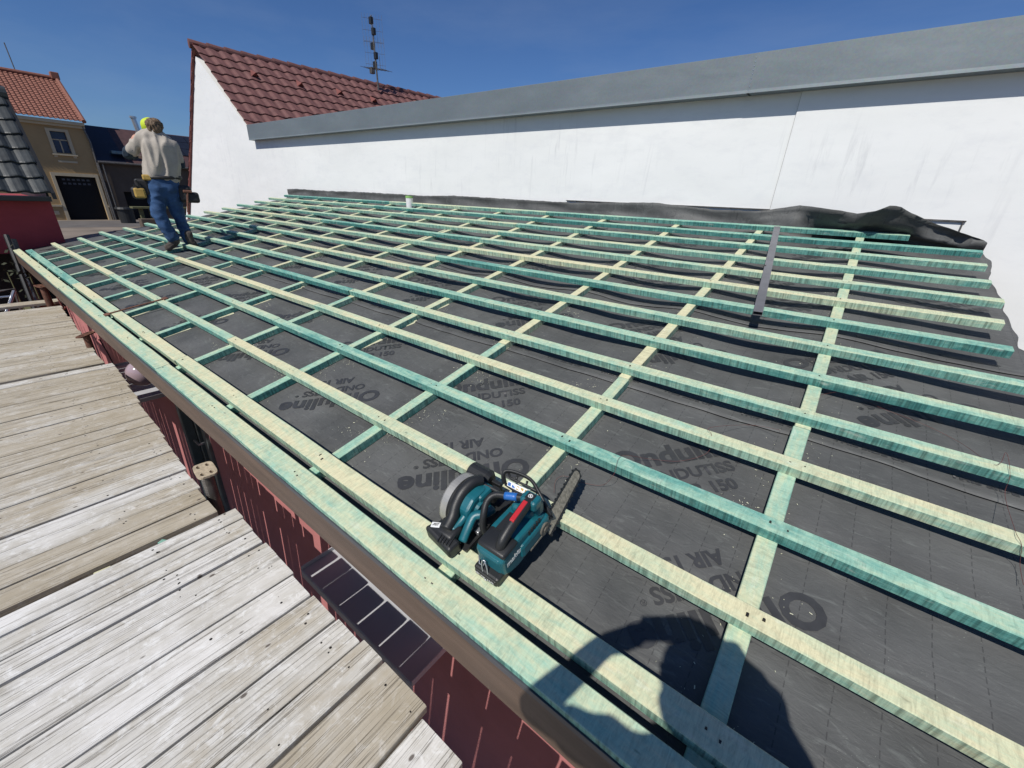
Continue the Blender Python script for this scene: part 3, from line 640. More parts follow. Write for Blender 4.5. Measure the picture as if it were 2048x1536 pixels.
# ladder and clutter in the passage
LD = empty('ladder', Matrix.Translation((-10.6, -.05, -3.4)), 'aluminium ladder leaning in the dark passage beyond the deck', 'ladder')
a_, b_ = on_x(8, 640, -9.6), on_x(28, 582, -9.9); d = (b_-a_); a2 = a_-d*3.0
MI = Matrix.Translation((10.6, .05, 3.4)); off = Vector((0, .34, 0))
m = MB(); m.tube([a2, b_], .022, 8, up=(1, 0, 0)); m.build('stile', ALU, LD, MI)
m = MB(); m.tube([a2-off, b_-off], .022, 8, up=(1, 0, 0)); m.build('stile', ALU, LD, MI)
for k in range(9):
    p = a2.lerp(b_, (k+.6)/9); m = MB(); m.tube([p, p-off], .014, 8); m.build('rung', ALU, LD, MI)
m = MB(); p, q = on_x(22, 560, -10.2), on_x(42, 628, -10.2); p.z += .02
g1, g2, g3 = on_x(0, 582, -10.2), on_x(28, 577, -10.2), on_x(46, 635, -10.2)
m.tube([g1+(g1-g2)*2, g1, g2, g3, g3+(g3-g2)*2], .016, 8)
tag(m.build('tube_frame', STEEL), 'bent grey tube frame above the ladder in the dark passage', 'tube frame')
m = MB(); p, q = on_x(12, 470, -11.0), on_x(78, 640, -10.4); m.tube([p, q, q+(q-p)*.6], .035, 8); tag(m.build('leaning_pole', BLACK), 'black pole leaning against the maroon building corner', 'pole')
m = MB(); p, q = on_x(22, 478, -11.1), on_x(90, 640, -10.9); m.tube([p, q, q+(q-p)*.5], .06, 10); tag(m.build('drain_pipe', DGREY), 'dull grey-violet drainpipe at the dark passage', 'drainpipe')
for k, (px, py, n_) in enumerate(((15, 545, 26), (58, 548, 34))):
    c_ = on_x(px, py, -10.9); m = MB(); st = bmesh.new()
    for i in range(n_):
        p = c_+Vector([random.gauss(0, s_) for s_ in (.12, .16, .22)]); n_v = Vector([random.gauss(0, 1) for _ in range(3)]).normalized(); u_ = n_v.orthogonal().normalized()*.05; v_ = n_v.cross(u_)*.5
        st.faces.new([st.verts.new(p+a) for a in (-u_, v_, u_, -v_)])
    m.add(st); P_ = bpy.data.objects.new('climbing_plant', None); COL.objects.link(P_); P_.location = (0, 0, 0); m.build('foliage', FOLI, P_); m = MB(); m.tube([c_+Vector((0, 0, -2.4-c_.z*0)), c_], .01, 6); m.build('stem', OLIVE, P_)
    tag(P_, ('sparse dull green plant beside the ladder', 'sparse dull green plant between drainpipe and trestle post')[k], 'plant')
# ---------------------------------------------------------------- tiled roofs
def tiles(name, O, du, dd, Lu, Ld, tw, course, amp, step, mat, parent, jit=.0):
    du = Vector(du).normalized(); dd = Vector(dd).normalized(); n = du.cross(dd); n = n if n.z > 0 else -n; n.normalize()
    bm = bmesh.new(); nu = int(Lu/tw*8); nc = int(math.ceil(Ld/course)); prev = None
    for c in range(nc):
        for e, (fr, h) in enumerate(((0., 0.), (.93, step*.93), (1.0, step*.8), (1.0, -.004))):
            row = []
            for i in range(nu+1):
                u = Lu*i/nu; ph = (u/tw) % 1
                hh = amp*(math.sin(2*math.pi*ph) + .35*math.sin(4*math.pi*ph+.6))
                if e == 3: hh -= .0
                t = min((c+fr)*course, Ld)
                jt = jit*noise.noise(Vector((math.floor(u/tw)*3.1, c*2.7, 0)))
                row.append(bm.verts.new(Vector(O)+du*u+dd*(t-(.018*abs(math.cos(math.pi*ph)) if fr > .9 else 0))+n*(h+hh+jt)))
            if prev:
                for i in range(nu):
                    f = bm.faces.new((prev[i], prev[i+1], row[i+1], row[i]))
            prev = row
    me = bpy.data.meshes.new(name); bm.to_mesh(me); bm.free()
    o = link(name, me, mat, parent); 
    return o, n
YW = 5.4
GB = empty('gable_house', Matrix.Translation((-12, YW, -3.4)), 'white rendered house with steep gable, brown-red tiled roof and long grey parapet flashing', 'house')
GM = Matrix.Translation((12, -YW, 3.4))
def gb(m, name, mat, parent=GB): return m.build(name, mat, parent, GM if parent is GB else None)
XSM = ray(1598, 207).x/ray(1598, 207).y*YW
ap = on_y(389, 112, YW); lb = on_y(371, 430, YW); rv = on_y(492, 252, YW); lb2 = lb+(lb-ap)*.28
m = MB(); m.ext([(lb2.x, -3.6), (lb2.x, lb2.z), (ap.x, ap.z), (rv.x, rv.z), (XSM, 1.40), (XSM, -3.6)], 1, YW+.02, YW+.34)
def fixext(m, name, mat):   # profile given as (x, z)
    return gb(m, name, mat)
m2 = MB(); m2.box((XSM, YW, -3.6), (4.5, YW+.34, 1.40), .004)
fixext(m, 'wall', WHITE); gb(m2, 'wall_panel', WHITE)
m = MB(); m.box((XSM-.004, YW+.012, -2), (XSM-.0005, YW+.0195, 1.07)); gb(m, 'joint', GUARD)
m = MB(); a_, b_ = on_y(1270, 405, YW), on_y(1540, 419, YW); m.box((a_.x-1, YW-.012, b_.z-.004), (b_.x, YW+.02, b_.z+.004)); a_, b_ = on_y(1835, 440, YW), on_y(1932, 443, YW); m.box((a_.x, YW-.02, b_.z-.006), (b_.x, YW+.0, b_.z+.006)); m.box((b_.x-.02, YW-.02, b_.z-.12), (b_.x-.012, YW, b_.z)); gb(m, 'base_rail', STEEL)
yf = YW-.12; seamx = ray(1502, 150).x/ray(1502, 150).y*yf
def flash(x0, x1, y, name):
    m = MB(); z0, z1 = .2015*YW*.978, .2635*YW*.978
    m.ext([(y-.014, z0), (y-.002, z0+.014), (y, z0+.03), (y, z1-.004), (y+.004, z1), (y+.5, z1-.02), (y+.5, z1-.03), (y+.03, z1-.012), (y+.006, z0+.03), (y+.006, z0+.008), (YW+.0, z0+.006), (YW+.0, z0+.0)], 0, x0, x1)
    return gb(m, name, ZINC)
m = None
f1 = flash(ray(493, 252).x/ray(493, 252).y*yf, seamx+.02, yf, 'flashing'); f2 = flash(seamx, 4.5, yf-.004, 'flashing')
m = MB()
for k in range(9): m.cyl((seamx+.012, yf-.005, 1.09+.033*k), (seamx+.012, yf-.0075, 1.09+.033*k), .004, n=8)
m.build('rivet', ALU, f2)
apex = on_y(385, 90, YW-.05); A_ = on_y(385, 90, YW); B_ = ray(857, 195.6); B_ = B_*(A_.z/B_.z); rd = (B_-A_); rd.z = 0; rd.normalize()
slope = (on_y(491, 247, YW)-A_); slope.y = 0
ro, rn = tiles('roof', apex, rd, slope, 13.5, 3.25, .30, .352, .015, .036, TILE, GB, .006); ro.matrix_local = GM
# hidden left slope
sl2 = (on_y(376, 377, YW)-A_); sl2.y = 0; r2o, _ = tiles('roof', apex, rd, sl2, 13.5, 5.2, .30, .352, .020, .042, TILE, GB); r2o.matrix_local = GM
m = MB(); k = 0; p = A_-rd*.08
while k < 33:
    q = p+rd*.43; m.tube([p+Vector((0, 0, .02)), p+rd*.03+Vector((0, 0, .02)), q+Vector((0, 0, .005))], [.105, .105, .09], 14); p = p+rd*.40; k += 1
m.build('ridge_cap', TILE, ro)
m = MB()
for px, py in ((508, 152), (599, 172), (678, 188), (746, 203)):
    d = ray(px, py); t_ = (Vector(apex)-Vector((0, 0, 0))).dot(rn)/d.dot(rn); P = d*t_+rn*.03; s_ = slope.normalized()
    vb = bmesh.new(); vs = [vb.verts.new(P+rd*a+s_*b+rn*c) for a, b, c in ((-.11, .1, 0), (.11, .1, 0), (0, .1, .13), (0, -.22, .0), (-.1, .06, 0), (.1, .06, 0))]
    vb.faces.new((vs[0], vs[2], vs[3])); vb.faces.new((vs[1], vs[3], vs[2])); vb.faces.new((vs[4], vs[5], vs[2])); m.add(vb)
vt = m.build('vent_tile', VERGE, ro)
m = MB(); e0 = on_y(384, 88, YW-.03); e1 = on_y(376, 437, YW-.03); ee = e1+(e1-e0)*.1
n_ = 14
for i in range(n_):
    a_, b_ = e0.lerp(ee, i/n_), e0.lerp(ee, (i+1.03)/n_); dn = Vector((.10, 0, .02))
    t = bmesh.new(); q = [a_-dn*.55, a_+dn*.75, b_+dn*.75, b_-dn*.55]; th = Vector((0, .12, 0)); of = Vector((0, -.008*(i % 2), 0))
    A = [t.verts.new(x+of) for x in q]; B = [t.verts.new(x+th) for x in q]; t.faces.new(A); t.faces.new(B[::-1])
    for j in range(4): t.faces.new((A[j], B[j], B[(j+1) % 4], A[(j+1) % 4]))
    m.add(t)
gb(m, 'verge_trim', VERGE)
# aerial
AP = on_z(756, 166, A_.z); AN = empty('tv_aerial', Matrix.Translation((AP.x, AP.y, AP.z-.2)), 'tall thin mast with several tv aerials on the brown-red roof ridge', 'aerial')
top = ray(742, 30); top = top*(AP.xy.length/top.xy.length); AI = AN.matrix_world.inverted()
m = MB(); m.tube([AP+Vector((0, 0, -.2)), top], [.028, .018], 8); m.build('mast', STEEL, AN, AI)
def along(py):
    f_ = (166-py)/(166-30); return AP.lerp(top, f_)
for py, dx in ((40, -.03), (62, .05), (90, -.07), (110, .04), (128, -.05)):
    c_ = along(py); m = MB(); m.box(c_+Vector((-.06+dx, -.05, -.09)), c_+Vector((.05+dx, .05, .09)), .01); m.build('clamp', BLACK, AN, AI)
cr_ = Vector((AP.y, -AP.x, 0)).normalized()
for py, L, nn, kind in ((137, .32, 7, 0), (60, .30, 8, 1), (105, .30, 8, 1)):
    c_ = along(py); m = MB()
    if kind == 0:
        m.tube([c_-cr_*L, c_+cr_*L], .012, 6)
        for i in range(nn): q = c_+cr_*(L*(-1+2*i/(nn-1))); m.tube([q+Vector((0, -.22, 0)), q+Vector((0, .22, 0))], .006, 5); 
        m.tube([c_+cr_*.12, c_+cr_*.12+Vector((0, 0, .35))], .008, 5); m.box(c_-cr_*.16-Vector((.05, .05, .14)), c_-cr_*.12+Vector((.05, .05, .03)), .01)
    else:
        for i in range(nn):
            q = c_+cr_*(L*(-1+2*i/(nn-1))); m.tube([q+Vector((0, 0, -.42)), q+Vector((0, 0, .42))], .0035, 4)
        for zz in (-.3, 0, .3): m.tube([c_-cr_*L+Vector((0, 0, zz)), c_+cr_*L+Vector((0, 0, zz))], .004, 4)
    m.build('antenna', STEEL, AN, AI)
# ---------------------------------------------------------------- maroon building at the left
XR = -11.3; RB = empty('maroon_building', Matrix.Translation((XR, 0, -3.4)), 'maroon rendered building with shiny black tiles at the left end of the roof', 'building')
RI_ = RB.matrix_world.inverted(); yR = on_x(127, 473, XR).y
m = MB(); m.box((XR-3.6, -9, -1.22), (XR, yR, -.36)); m.build('wall', MAROON, RB, RI_)
m = MB(); m.box((XR-3.5, -9, -3.6), (XR-1.2, yR-.02, -1.221)); m.build('recess_wall', DARKM, RB, RI_)
for yy in (-5.5, -3, yR-.2): 
    m = MB(); m.box((XR-.2, yy, -3.6), (XR-.02, yy+.18, -1.221)); m.build('post', DARKM, RB, RI_)
e0 = on_x(104, 392, -11.12); rt = on_y(4, 190, e0.y); sl_ = rt-e0
o_, _ = tiles('roof', Vector((rt.x, e0.y, rt.z))+Vector((0, 0, .03)), (0, -1, 0), -sl_, 10.5, sl_.length, .26, .29, .016, .034, TILE2, RB, .004); o_.matrix_local = RI_
m = MB(); m.box((XR-.02, -9, -.38), (XR+.22, e0.y-.02, -.30), .01); m.box((XR-3.4, yR-.02, -.36), (XR, yR+.01, -.2)); m.build('eave_board', BLACK, RB, RI_)
m = MB(); q = [e0+Vector((.02, 0, -.05)), rt+Vector((0, 0, -.05)), rt+Vector((0, 0, .05)), e0+Vector((.02, 0, .05))]
t = bmesh.new(); A = [t.verts.new(x) for x in q]; B = [t.verts.new(x+Vector((0, .05, 0))) for x in q]; t.faces.new(A[::-1]); t.faces.new(B)
for j in range(4): t.faces.new((A[j], A[(j+1) % 4], B[(j+1) % 4], B[j]))
m.add(t); m.build('verge_board', BLACK, RB, RI_)
m = MB(); m.tube([rt+Vector((0, -9, .03)), rt+Vector((0, .06, .03))], .11, 12); m.build('ridge_cap', TILE2, RB, RI_)
m = MB(); t = bmesh.new(); A = [t.verts.new(x) for x in (Vector((XR, yR, -.36)), Vector((XR-3.4, yR, -.36)), Vector((rt.x, yR, rt.z-.1)))]; t.faces.new(A); m.add(t); m.build('gable_wall', MAROON, RB, RI_)
# ---------------------------------------------------------------- far yellow house
K = -55.69; YB = empty('yellow_house', Matrix.Translation((K, 7, -3.4)), 'ochre rendered house with orange tiled roof and a large dark gateway across the street', 'house'); YI = YB.matrix_world.inverted()
def fx(px, py): return on_x(px, py, K)
y1 = fx(166, 247).y; ez = fx(160, 246).z
wT, wB = fx(92, 257), fx(146, 306); dT, dB = fx(104, 350), fx(215, 434)
wy0, wy1, wz1, wz0 = fx(98, 262).y, fx(130, 265).y, fx(115, 263).z, fx(128, 306).z
dy0, dy1, dz1 = fx(110, 354).y, fx(190, 354).y, fx(150, 353).z
m = MB(); xb = K-6
def wallpiece(y0, y1_, z0, z1): m.box((K-.4, y0, z0), (K, y1_, z1))
wallpiece(-6, dy0, -3.6, wz0); wallpiece(dy1, y1, -3.6, wz0); wallpiece(dy0, dy1, dz1, wz0)
wallpiece(-6, wy0, wz0, wz1); wallpiece(wy1, y1, wz0, wz1); wallpiece(-6, y1, wz1, ez); m.box((K-8, y1-.4, -3.6), (K-.4, y1, ez)); m.build('wall', YELLOW, YB, YI)
m = MB(); m.box((K-.30, wy0, wz0), (K-.28, wy1, wz1)); W_ = m.build('window', simple('window_pane', (.03, .045, .09), .2), YB, YI)
m = MB()
for a_, b_, c_, d_ in ((wy0-.22, wy0, wz0-.35, wz1+.2), (wy1, wy1+.22, wz0-.35, wz1+.2), (wy0, wy1, wz1, wz1+.2)): m.box((K, a_, c_), (K+.05, b_, d_))
m.box((K, wy0-.3, wz0-.2), (K+.16, wy1+.3, wz0-.08)); m.box((K, wy0-.1, wz0-.75), (K+.06, wy1+.15, wz0-.6)); m.build('frame', TRIMC, W_)
m = MB(); cy = (wy0+wy1)/2; cz = wz0+(wz1-wz0)*.62
m.box((K-.27, cy-.04, wz0), (K-.22, cy+.04, cz)); m.box((K-.27, wy0, cz-.04), (K-.22, wy1, cz+.04)); m.build('mullion', TRIMC, W_)
m = MB(); m.box((K-.32, dy0, -3.4), (K-.30, dy1, dz1)); Dg = m.build('gate', BLACKV, YB, YI)
m = MB()
for a_, b_, c_, d_ in ((dy0-.22, dy0, -3.4, dz1+.25), (dy1, dy1+.22, -3.4, dz1+.25), (dy0, dy1, dz1, dz1+.25)): m.box((K, a_, c_), (K+.08, b_, d_))
m.build('frame', TRIMC, Dg)
for r in range(2):
    for c in range(6): m = MB(); yy = dy0+.35+(dy1-dy0-.7)*(c+.5)/6; m.box((K-.29, yy-.1, dz1-.35-.32*r), (K-.285, yy+.1, dz1-.2-.32*r)); m.build('gate_light', DGREY, Dg)
m = MB(); m.box((K, dy0-1.3, -2.3), (K+.12, dy0-.24, -2.15)); m.box((K, dy1+.24, -2.3), (K+.12, y1, -2.15)); m.box((K, dy0-1.0, -2.95), (K+.03, dy0-.55, -2.65)); m.build('plinth_band', TRIMC, YB, YI)
m = MB(); m.box((K, -6, ez-.25), (K+.4, y1, ez), .04); m.box((K, -6, ez-.45), (K+.2, y1, ez-.25), .04); m.build('cornice', TRIMC, YB, YI)
m = MB(); m.tube([(K+.15, y1-.15, ez-.2), (K+.15, y1+.05, 3), (K+.15, y1-.02, -3.4)], .07, 8); m.build('downpipe', STEEL, YB, YI)
rr_ = on_x(133, 163, K-4.6); o_, _ = tiles('roof', Vector((K-4.6, y1, rr_.z)), (0, -1, 0), Vector((K+.45, y1, ez+.1))-Vector((K-4.6, y1, rr_.z)), 17, (Vector((K+.45, 0, ez+.1))-Vector((K-4.6, 0, rr_.z))).length, .3, .33, .03, .05, TILE3, YB); o_.matrix_local = YI
m = MB(); s0 = Vector((K+.5, y1+.02, ez+.1)); s1 = Vector((K-4.6, y1+.02, rr_.z+.1)); m.tube([s0, s1], .16, 8); m.tube([s1, s1+Vector((0, -17, 0))], .16, 8); m.box(s1+Vector((-.3, -.35, -.1)), s1+Vector((.3, .2, .45)), .05); m.build('ridge_cap', TILE3, YB, YI)
m = MB(); ra = on_x(8, 85, K-4.6); rb = on_x(38, 160, K-4.6); m.tube([rb, ra], .04, 6); tag(m.build('lightning_rod', STEEL), 'thin slanting rod above the orange tiled roof, far left', 'rod')
# ---------------------------------------------------------------- far brown building
DB = empty('brown_building', Matrix.Translation((K, 14, -3.4)), 'low dark brown building with dark roof and skylight right of the ochre house', 'building'); DI = DB.matrix_world.inverted()
ez2 = fx(240, 326).z; y2 = 25; kx = K-5; rz = on_x(172, 250, kx).z; r2z = on_x(374, 266, kx).z
oy0, oy1, oz1 = fx(248, 386).y, fx(300, 386).y, fx(262, 384).z
m = MB(); m.box((K-.4, y1+.001, -3.6), (K-.02, oy0, ez2)); m.box((K-.4, oy0, oz1), (K-.02, oy1, ez2)); m.box((K-.4, oy1, -3.6), (K-.02, y2, ez2)); m.build('wall', BROWNW, DB, DI)
m = MB(); m.box((K-.5, oy0, -3.6), (K-.41, oy1, oz1)); m.build('door', BLACKV, DB, DI)
def slab(q, n, th, mat, name, par, M):
    t = bmesh.new(); q = [Vector(x) for x in q]; A = [t.verts.new(x) for x in q]; B = [t.verts.new(x-Vector(n)*th) for x in q]; t.faces.new(A); t.faces.new(B[::-1]); k = len(q)
    for j in range(k): t.faces.new((A[j], B[j], B[(j+1) % k], A[(j+1) % k]))
    mm = MB(); mm.add(t); return mm.build(name, mat, par, M)
ym = on_x(232, 300, K-2).y; zc = (rz+ez2)/2; nn_ = (.6, 0, .8)
R_a = slab([(K+.3, y1+.01, ez2), (K+.3, ym, ez2), (kx, ym+.4, rz), (kx, y1+.01, rz)], nn_, .2, NAVYR, 'roof', DB, DI)
R_b = slab([(K+.3, ym+.003, ez2), (K+.3, y2, ez2), (kx, y2, rz+.1), (kx, ym+.403, rz)], nn_, .2, BRROOF, 'roof', DB, DI)
a_, b_ = on_x(225, 312, K-.2), on_x(275, 322, K-.2)
m = MB(); m.box((K-.9, a_.y, ez2+.75), (K-.1, b_.y, ez2+1.0), .03); m.build('skylight', simple('skylight_glass', (.10, .16, .20), .15), DB, DI)
m = MB(); m.tube([(K+.45, y1+.1, ez2-.05), (K+.45, y2, ez2-.05)], .1, 8); m.build('gutter', STEEL, DB, DI)
for dy in (.5, 1.0): 
    m = MB(); m.tube([(K+.2, y1+dy*.6-.2, ez2), (K+.2, y1+dy*.6-.2, -3.4)], .07, 8); m.build('downpipe', STEEL, DB, DI)
nrm = Vector((rz-ez2, 0, 5.3)).normalized()
for r in range(3):
    for c in range(4):
        f0, f1_ = .34+.21*r, .34+.21*r+.2; yy = on_x(330, 290, K-3).y+c*1.15
        q = [Vector((K+.3-(5.3)*f, y, ez2+(rz-ez2)*f))+nrm*.12 for f, y in ((f0, yy), (f0, yy+1.1), (f1_, yy+1.1), (f1_, yy))]
        slab(q, nrm, .05, SOLAR, 'solar_panel', DB, DI)
fl = on_x(277, 264, kx+1); ft = on_x(266, 236, kx+1); m = MB(); m.tube([fl-Vector((0, 0, 1)), fl, ft], .22, 12); m.tube([ft, ft+Vector((0, 0, .15))], .3, 12); m.build('flue', ALU, DB, DI)
# yard things beyond the roof
bp = on_z(258, 446, -3.4); m = MB(); m.cyl(bp, bp+Vector((0, 0, 1.15)), .52, .58, 20); B_n = m.build('rubbish_bin', BLACK); m = MB(); m.cyl(bp+Vector((0, 0, 1.15)), bp+Vector((0, 0, 1.3)), .72, .66, 20); m.build('lid', BLACK, B_n); tag(B_n, 'black round bin with a lid in the yard beyond the roof', 'bin')
WB = empty('work_bench', Matrix.Translation((-46, 0, -3.4)), 'olive timber bench in the yard behind the worker', 'bench'); WI = WB.matrix_world.inverted()
a_, b_ = on_x(262, 413, -46), on_x(385, 420, -46); m = MB(); m.box((-46.5, a_.y, a_.z-.14), (-45.6, b_.y, a_.z+.0), .01); m.build('bench_top', OLIVE, WB, WI)
for px in (280, 300, 345): 
    q = on_x(px, 414, -46); m = MB(); m.box((-46.2, q.y-.12, -3.4), (-45.9, q.y+.12, a_.z-.14), .01); m.build('leg', OLIVE, WB, WI)
pp_ = on_z(330, 452, -3.4); m = MB(); m.box((-46, a_.y+.2, -3.4), (-45.2, b_.y, -2.7), .05); tag(m.build('timber_stack', BROWNW), 'dark stacked timber under the olive bench', 'timber')
# ---------------------------------------------------------------- bodies
def skin_mesh(name, chains, vox, mat, parent=None, M=None, wr=0., wsc=(9, 9, 3), smooth=2):
    bm = bmesh.new()
    for ch in chains:
        ch = [(Vector(p), r) for p, r in ch]
        for p, r in ch:
            t = bmesh.new(); bmesh.ops.create_uvsphere(t, u_segments=20, v_segments=12, radius=r); bmesh.ops.translate(t, vec=p, verts=t.verts); me = bpy.data.meshes.new('t'); t.to_mesh(me); t.free(); bm.from_mesh(me); bpy.data.meshes.remove(me)
        for (p, r), (q, s_) in zip(ch, ch[1:]):
            if (q-p).length < 1e-4: continue
            t = bmesh.new(); bmesh.ops.create_cone(t, cap_ends=True, segments=20, radius1=r, radius2=s_, depth=(q-p).length)
            bmesh.ops.transform(t, matrix=Matrix.Translation((p+q)/2) @ (q-p).to_track_quat('Z', 'Y').to_matrix().to_4x4(), verts=t.verts)
            me = bpy.data.meshes.new('t'); t.to_mesh(me); t.free(); bm.from_mesh(me); bpy.data.meshes.remove(me)
    me = bpy.data.meshes.new(name); bm.to_mesh(me); bm.free()
    o = bpy.data.objects.new('tmp', me); COL.objects.link(o); md = o.modifiers.new('r', 'REMESH'); md.mode = 'VOXEL'; md.voxel_size = vox
    s2 = o.modifiers.new('s', 'SMOOTH'); s2.iterations = smooth; s2.factor = .5
    dg = bpy.context.evaluated_depsgraph_get(); me2 = bpy.data.meshes.new_from_object(o.evaluated_get(dg)); bpy.data.objects.remove(o); bpy.data.meshes.remove(me); me2.name = name
    if wr:
        cs = [v.co.copy() for v in me2.vertices]; ns = [v.normal.copy() for v in me2.vertices]
        for v, c, n in zip(me2.vertices, cs, ns):
            k = noise.noise(Vector((c.x*wsc[0], c.y*wsc[1], c.z*wsc[2]))); v.co = c+n*wr*(1-abs(k)*3.2)
    return link(name, me2, mat, parent, M, smooth=True)
FX, FV = on_roof(356, 492, 0); FT = ROOF @ Vector((FX, FV, 0)); FN = Vector((FT.x, FT.y, 0)).normalized()
def pw(px, py, dd=0.):
    d = ray(px, py); return d*((FT.dot(FN)+dd)/d.dot(FN))
WK = empty('person', Matrix.Translation(FT), 'worker in tan t-shirt, blue jeans and lime cap walking away over the battens', 'person'); WKI = WK.matrix_world.inverted()
P = pw
bodyc = [[(P(322, 368), .10), (P(326, 345), .11), (P(325, 315), .115), (P(320, 290), .11), (P(309, 271), .07), (P(303, 262), .055)],
         [(P(302, 264, .02), .052), (P(301, 256, .05), .085), (P(301, 250, .05), .082)], [(P(301, 252, .13), .02), (P(300, 254, .155), .016)], [(P(288.5, 252, .04), .022)], [(P(314, 253, .04), .02)],
         [(P(276, 279, .03), .062), (P(259, 303, .08), .046), (P(275, 311, .30), .032), (P(279, 312, .34), .03)], [(P(346, 298, .02), .062), (P(360, 327, .05), .044), (P(352, 330, .3), .032), (P(350, 329, .36), .03)],
         [(P(314, 384), .07), (P(316, 425, -.05), .055), (P(345, 478, -.03), .045)], [(P(340, 384), .07), (P(356, 425, .055), .055), (P(378, 482, .04), .045)]]
for s_, hx, hy in ((1, 279, 312), (-1, 350, 329)):
    for k in range(5): bodyc.append([(P(hx, hy, .35), .022), (P(hx+s_*(k-2)*1.3, hy+.5*k, .40), .010), (P(hx+s_*(k-1)*1.5, hy+1.5+k, .43-(.02 if k == 4 else 0)), .008)])
body = skin_mesh('body', bodyc, .013, SKIN, WK, WKI)
shirt = skin_mesh('shirt', [[(P(309, 349, .0), .125), (P(314, 325, -.01), .135), (P(310, 295, -.01), .14), (P(300, 276, .0), .10), (P(304, 268), .07)],
    [(P(336, 352), .125), (P(335, 325, -.01), .135), (P(328, 298, -.01), .14), (P(316, 277, .01), .10), (P(306, 268), .07)],
    [(P(297, 274), .085), (P(281, 281, .02), .076), (P(267, 296, .05), .064), (P(264, 301, .06), .062)], [(P(320, 278, .01), .085), (P(341, 292, .02), .088), (P(354, 314, .03), .072), (P(356, 319, .04), .066)]], .012, SHIRT, WK, WKI, .013, (11, 11, 3))
skin_mesh('sleeve', [[(P(266, 296, .05), .058), (P(258, 304, .08), .062), (P(256, 309, .12), .056), (P(268, 311, .24), .044)]], .012, NAVY, WK, WKI, .006, (14, 14, 14))
skin_mesh('sleeve', [[(P(354, 312, .03), .055), (P(361, 328, .05), .058), (P(357, 331, .12), .052), (P(352, 330, .28), .042)]], .012, NAVY, WK, WKI, .006, (14, 14, 14))
jeans = skin_mesh('jeans', [[(P(312, 358), .115), (P(314, 376), .122), (P(313, 400, -.02), .098), (P(317, 428, -.06), .082), (P(332, 455, -.06), .076), (P(345, 474, -.04), .078)],
    [(P(336, 358), .112), (P(338, 376), .122), (P(347, 400, .03), .098), (P(356, 428, .06), .080), (P(368, 458, .05), .070), (P(377, 479, .04), .068)], [(P(322, 362), .125), (P(328, 372), .125)], [(P(318, 385), .10), (P(338, 385), .10)]], .012, DENIM, WK, WKI, .007, (9, 9, 12))
def boot(h, t_, nm):
    h, t_ = Vector(h), Vector(t_); up = Vector((0, 0, 1))
    return skin_mesh('boot', [[(h+up*.09, .052), (h+up*.0, .048), (h.lerp(t_, .5), .046), (t_, .040)], [(h-up*.02, .044), (t_-up*.015, .038)]], .011, BOOT, WK, WKI, .003, (30, 30, 30))
boot(P(351, 481, -.05), P(336, 495, .05), 1); boot(P(380, 481, .0), P(390, 490, .0), 2)
skin_mesh('hair', [[(P(306.5, 252, -.005), .084), (P(309, 256, -.01), .078), (P(306, 262, -.01), .058)], [(P(311, 250, .01), .076)]], .010, HAIR, WK, WKI, .010, (40, 40, 18))
cap = skin_mesh('cap', [[(P(298, 251.5, .045), .088), (P(301, 250.5, .055), .089)], [(P(290, 256, .10), .04)]], .010, LIME, WK, WKI)
m = MB(); ring = []
for k in range(24):
    a = 2*math.pi*k/24; c_ = P(325, 355.5); sd = Vector((-FN.y, FN.x, 0)); ring.append(c_+sd*(-.205*math.cos(a))+FN*(.135*math.sin(a))+Vector((0, 0, .01*math.cos(a))))
m.tube(ring, .022, 8, True, sx=.5); BL = m.build('tool_belt', BELT, WK, WKI, smooth=True)
m = MB()
q = P(283, 378, -.02)
def fb(px, py, dd, sx, sy, sz, bev): # box facing the viewer
    c_ = P(px, py, dd); sd = Vector((FN.y, -FN.x, 0)); M_ = Matrix.Translation(c_) @ Matrix((tuple((*(sd), 0)), tuple((*FN, 0)), (0, 0, 1, 0), (0, 0, 0, 1))).transposed().to_3x3().to_4x4(); M_ = Matrix.Translation(c_) @ Matrix(((sd.x, FN.x, 0, 0), (sd.y, FN.y, 0, 0), (0, 0, 1, 0), (0, 0, 0, 1)))
    return (-sx/2, -sy/2, -sz/2), (sx/2, sy/2, sz/2), bev, M_
m = MB(); m.box(*fb(286, 374, -.03, .15, .13, .20, .03)); m.box(*fb(277, 386, -.05, .14, .12, .15, .035)); m.build('pouch', BELT, WK, WKI)
m = MB(); m.box(*fb(280, 386, -.10, .12, .05, .12, .02)); m.box(*fb(294, 355, -.09, .10, .05, .07, .015)); m.build('pouch_front', OCHRE, WK, WKI)
m = MB(); m.tube([P(284, 376, -.1), P(271, 360, -.12)], .012, 8); m.tube([P(280, 376, -.1), P(269, 371, -.12), P(266, 369, -.12)], .009, 6); m.build('tool_handle', BLACK, WK, WKI)
m = MB(); m.box(*fb(371, 388, -.02, .16, .12, .22, .04)); m.box(*fb(384, 395, -.04, .17, .10, .14, .03)); m.build('pouch', BELT, WK, WKI)
m = MB(); m.tube([P(375, 383, -.1), P(376, 425, -.1)], .013, 8); m.box(*fb(375, 383, -.1, .10, .03, .035, .008)); m.build('hammer', RUST, WK, WKI)
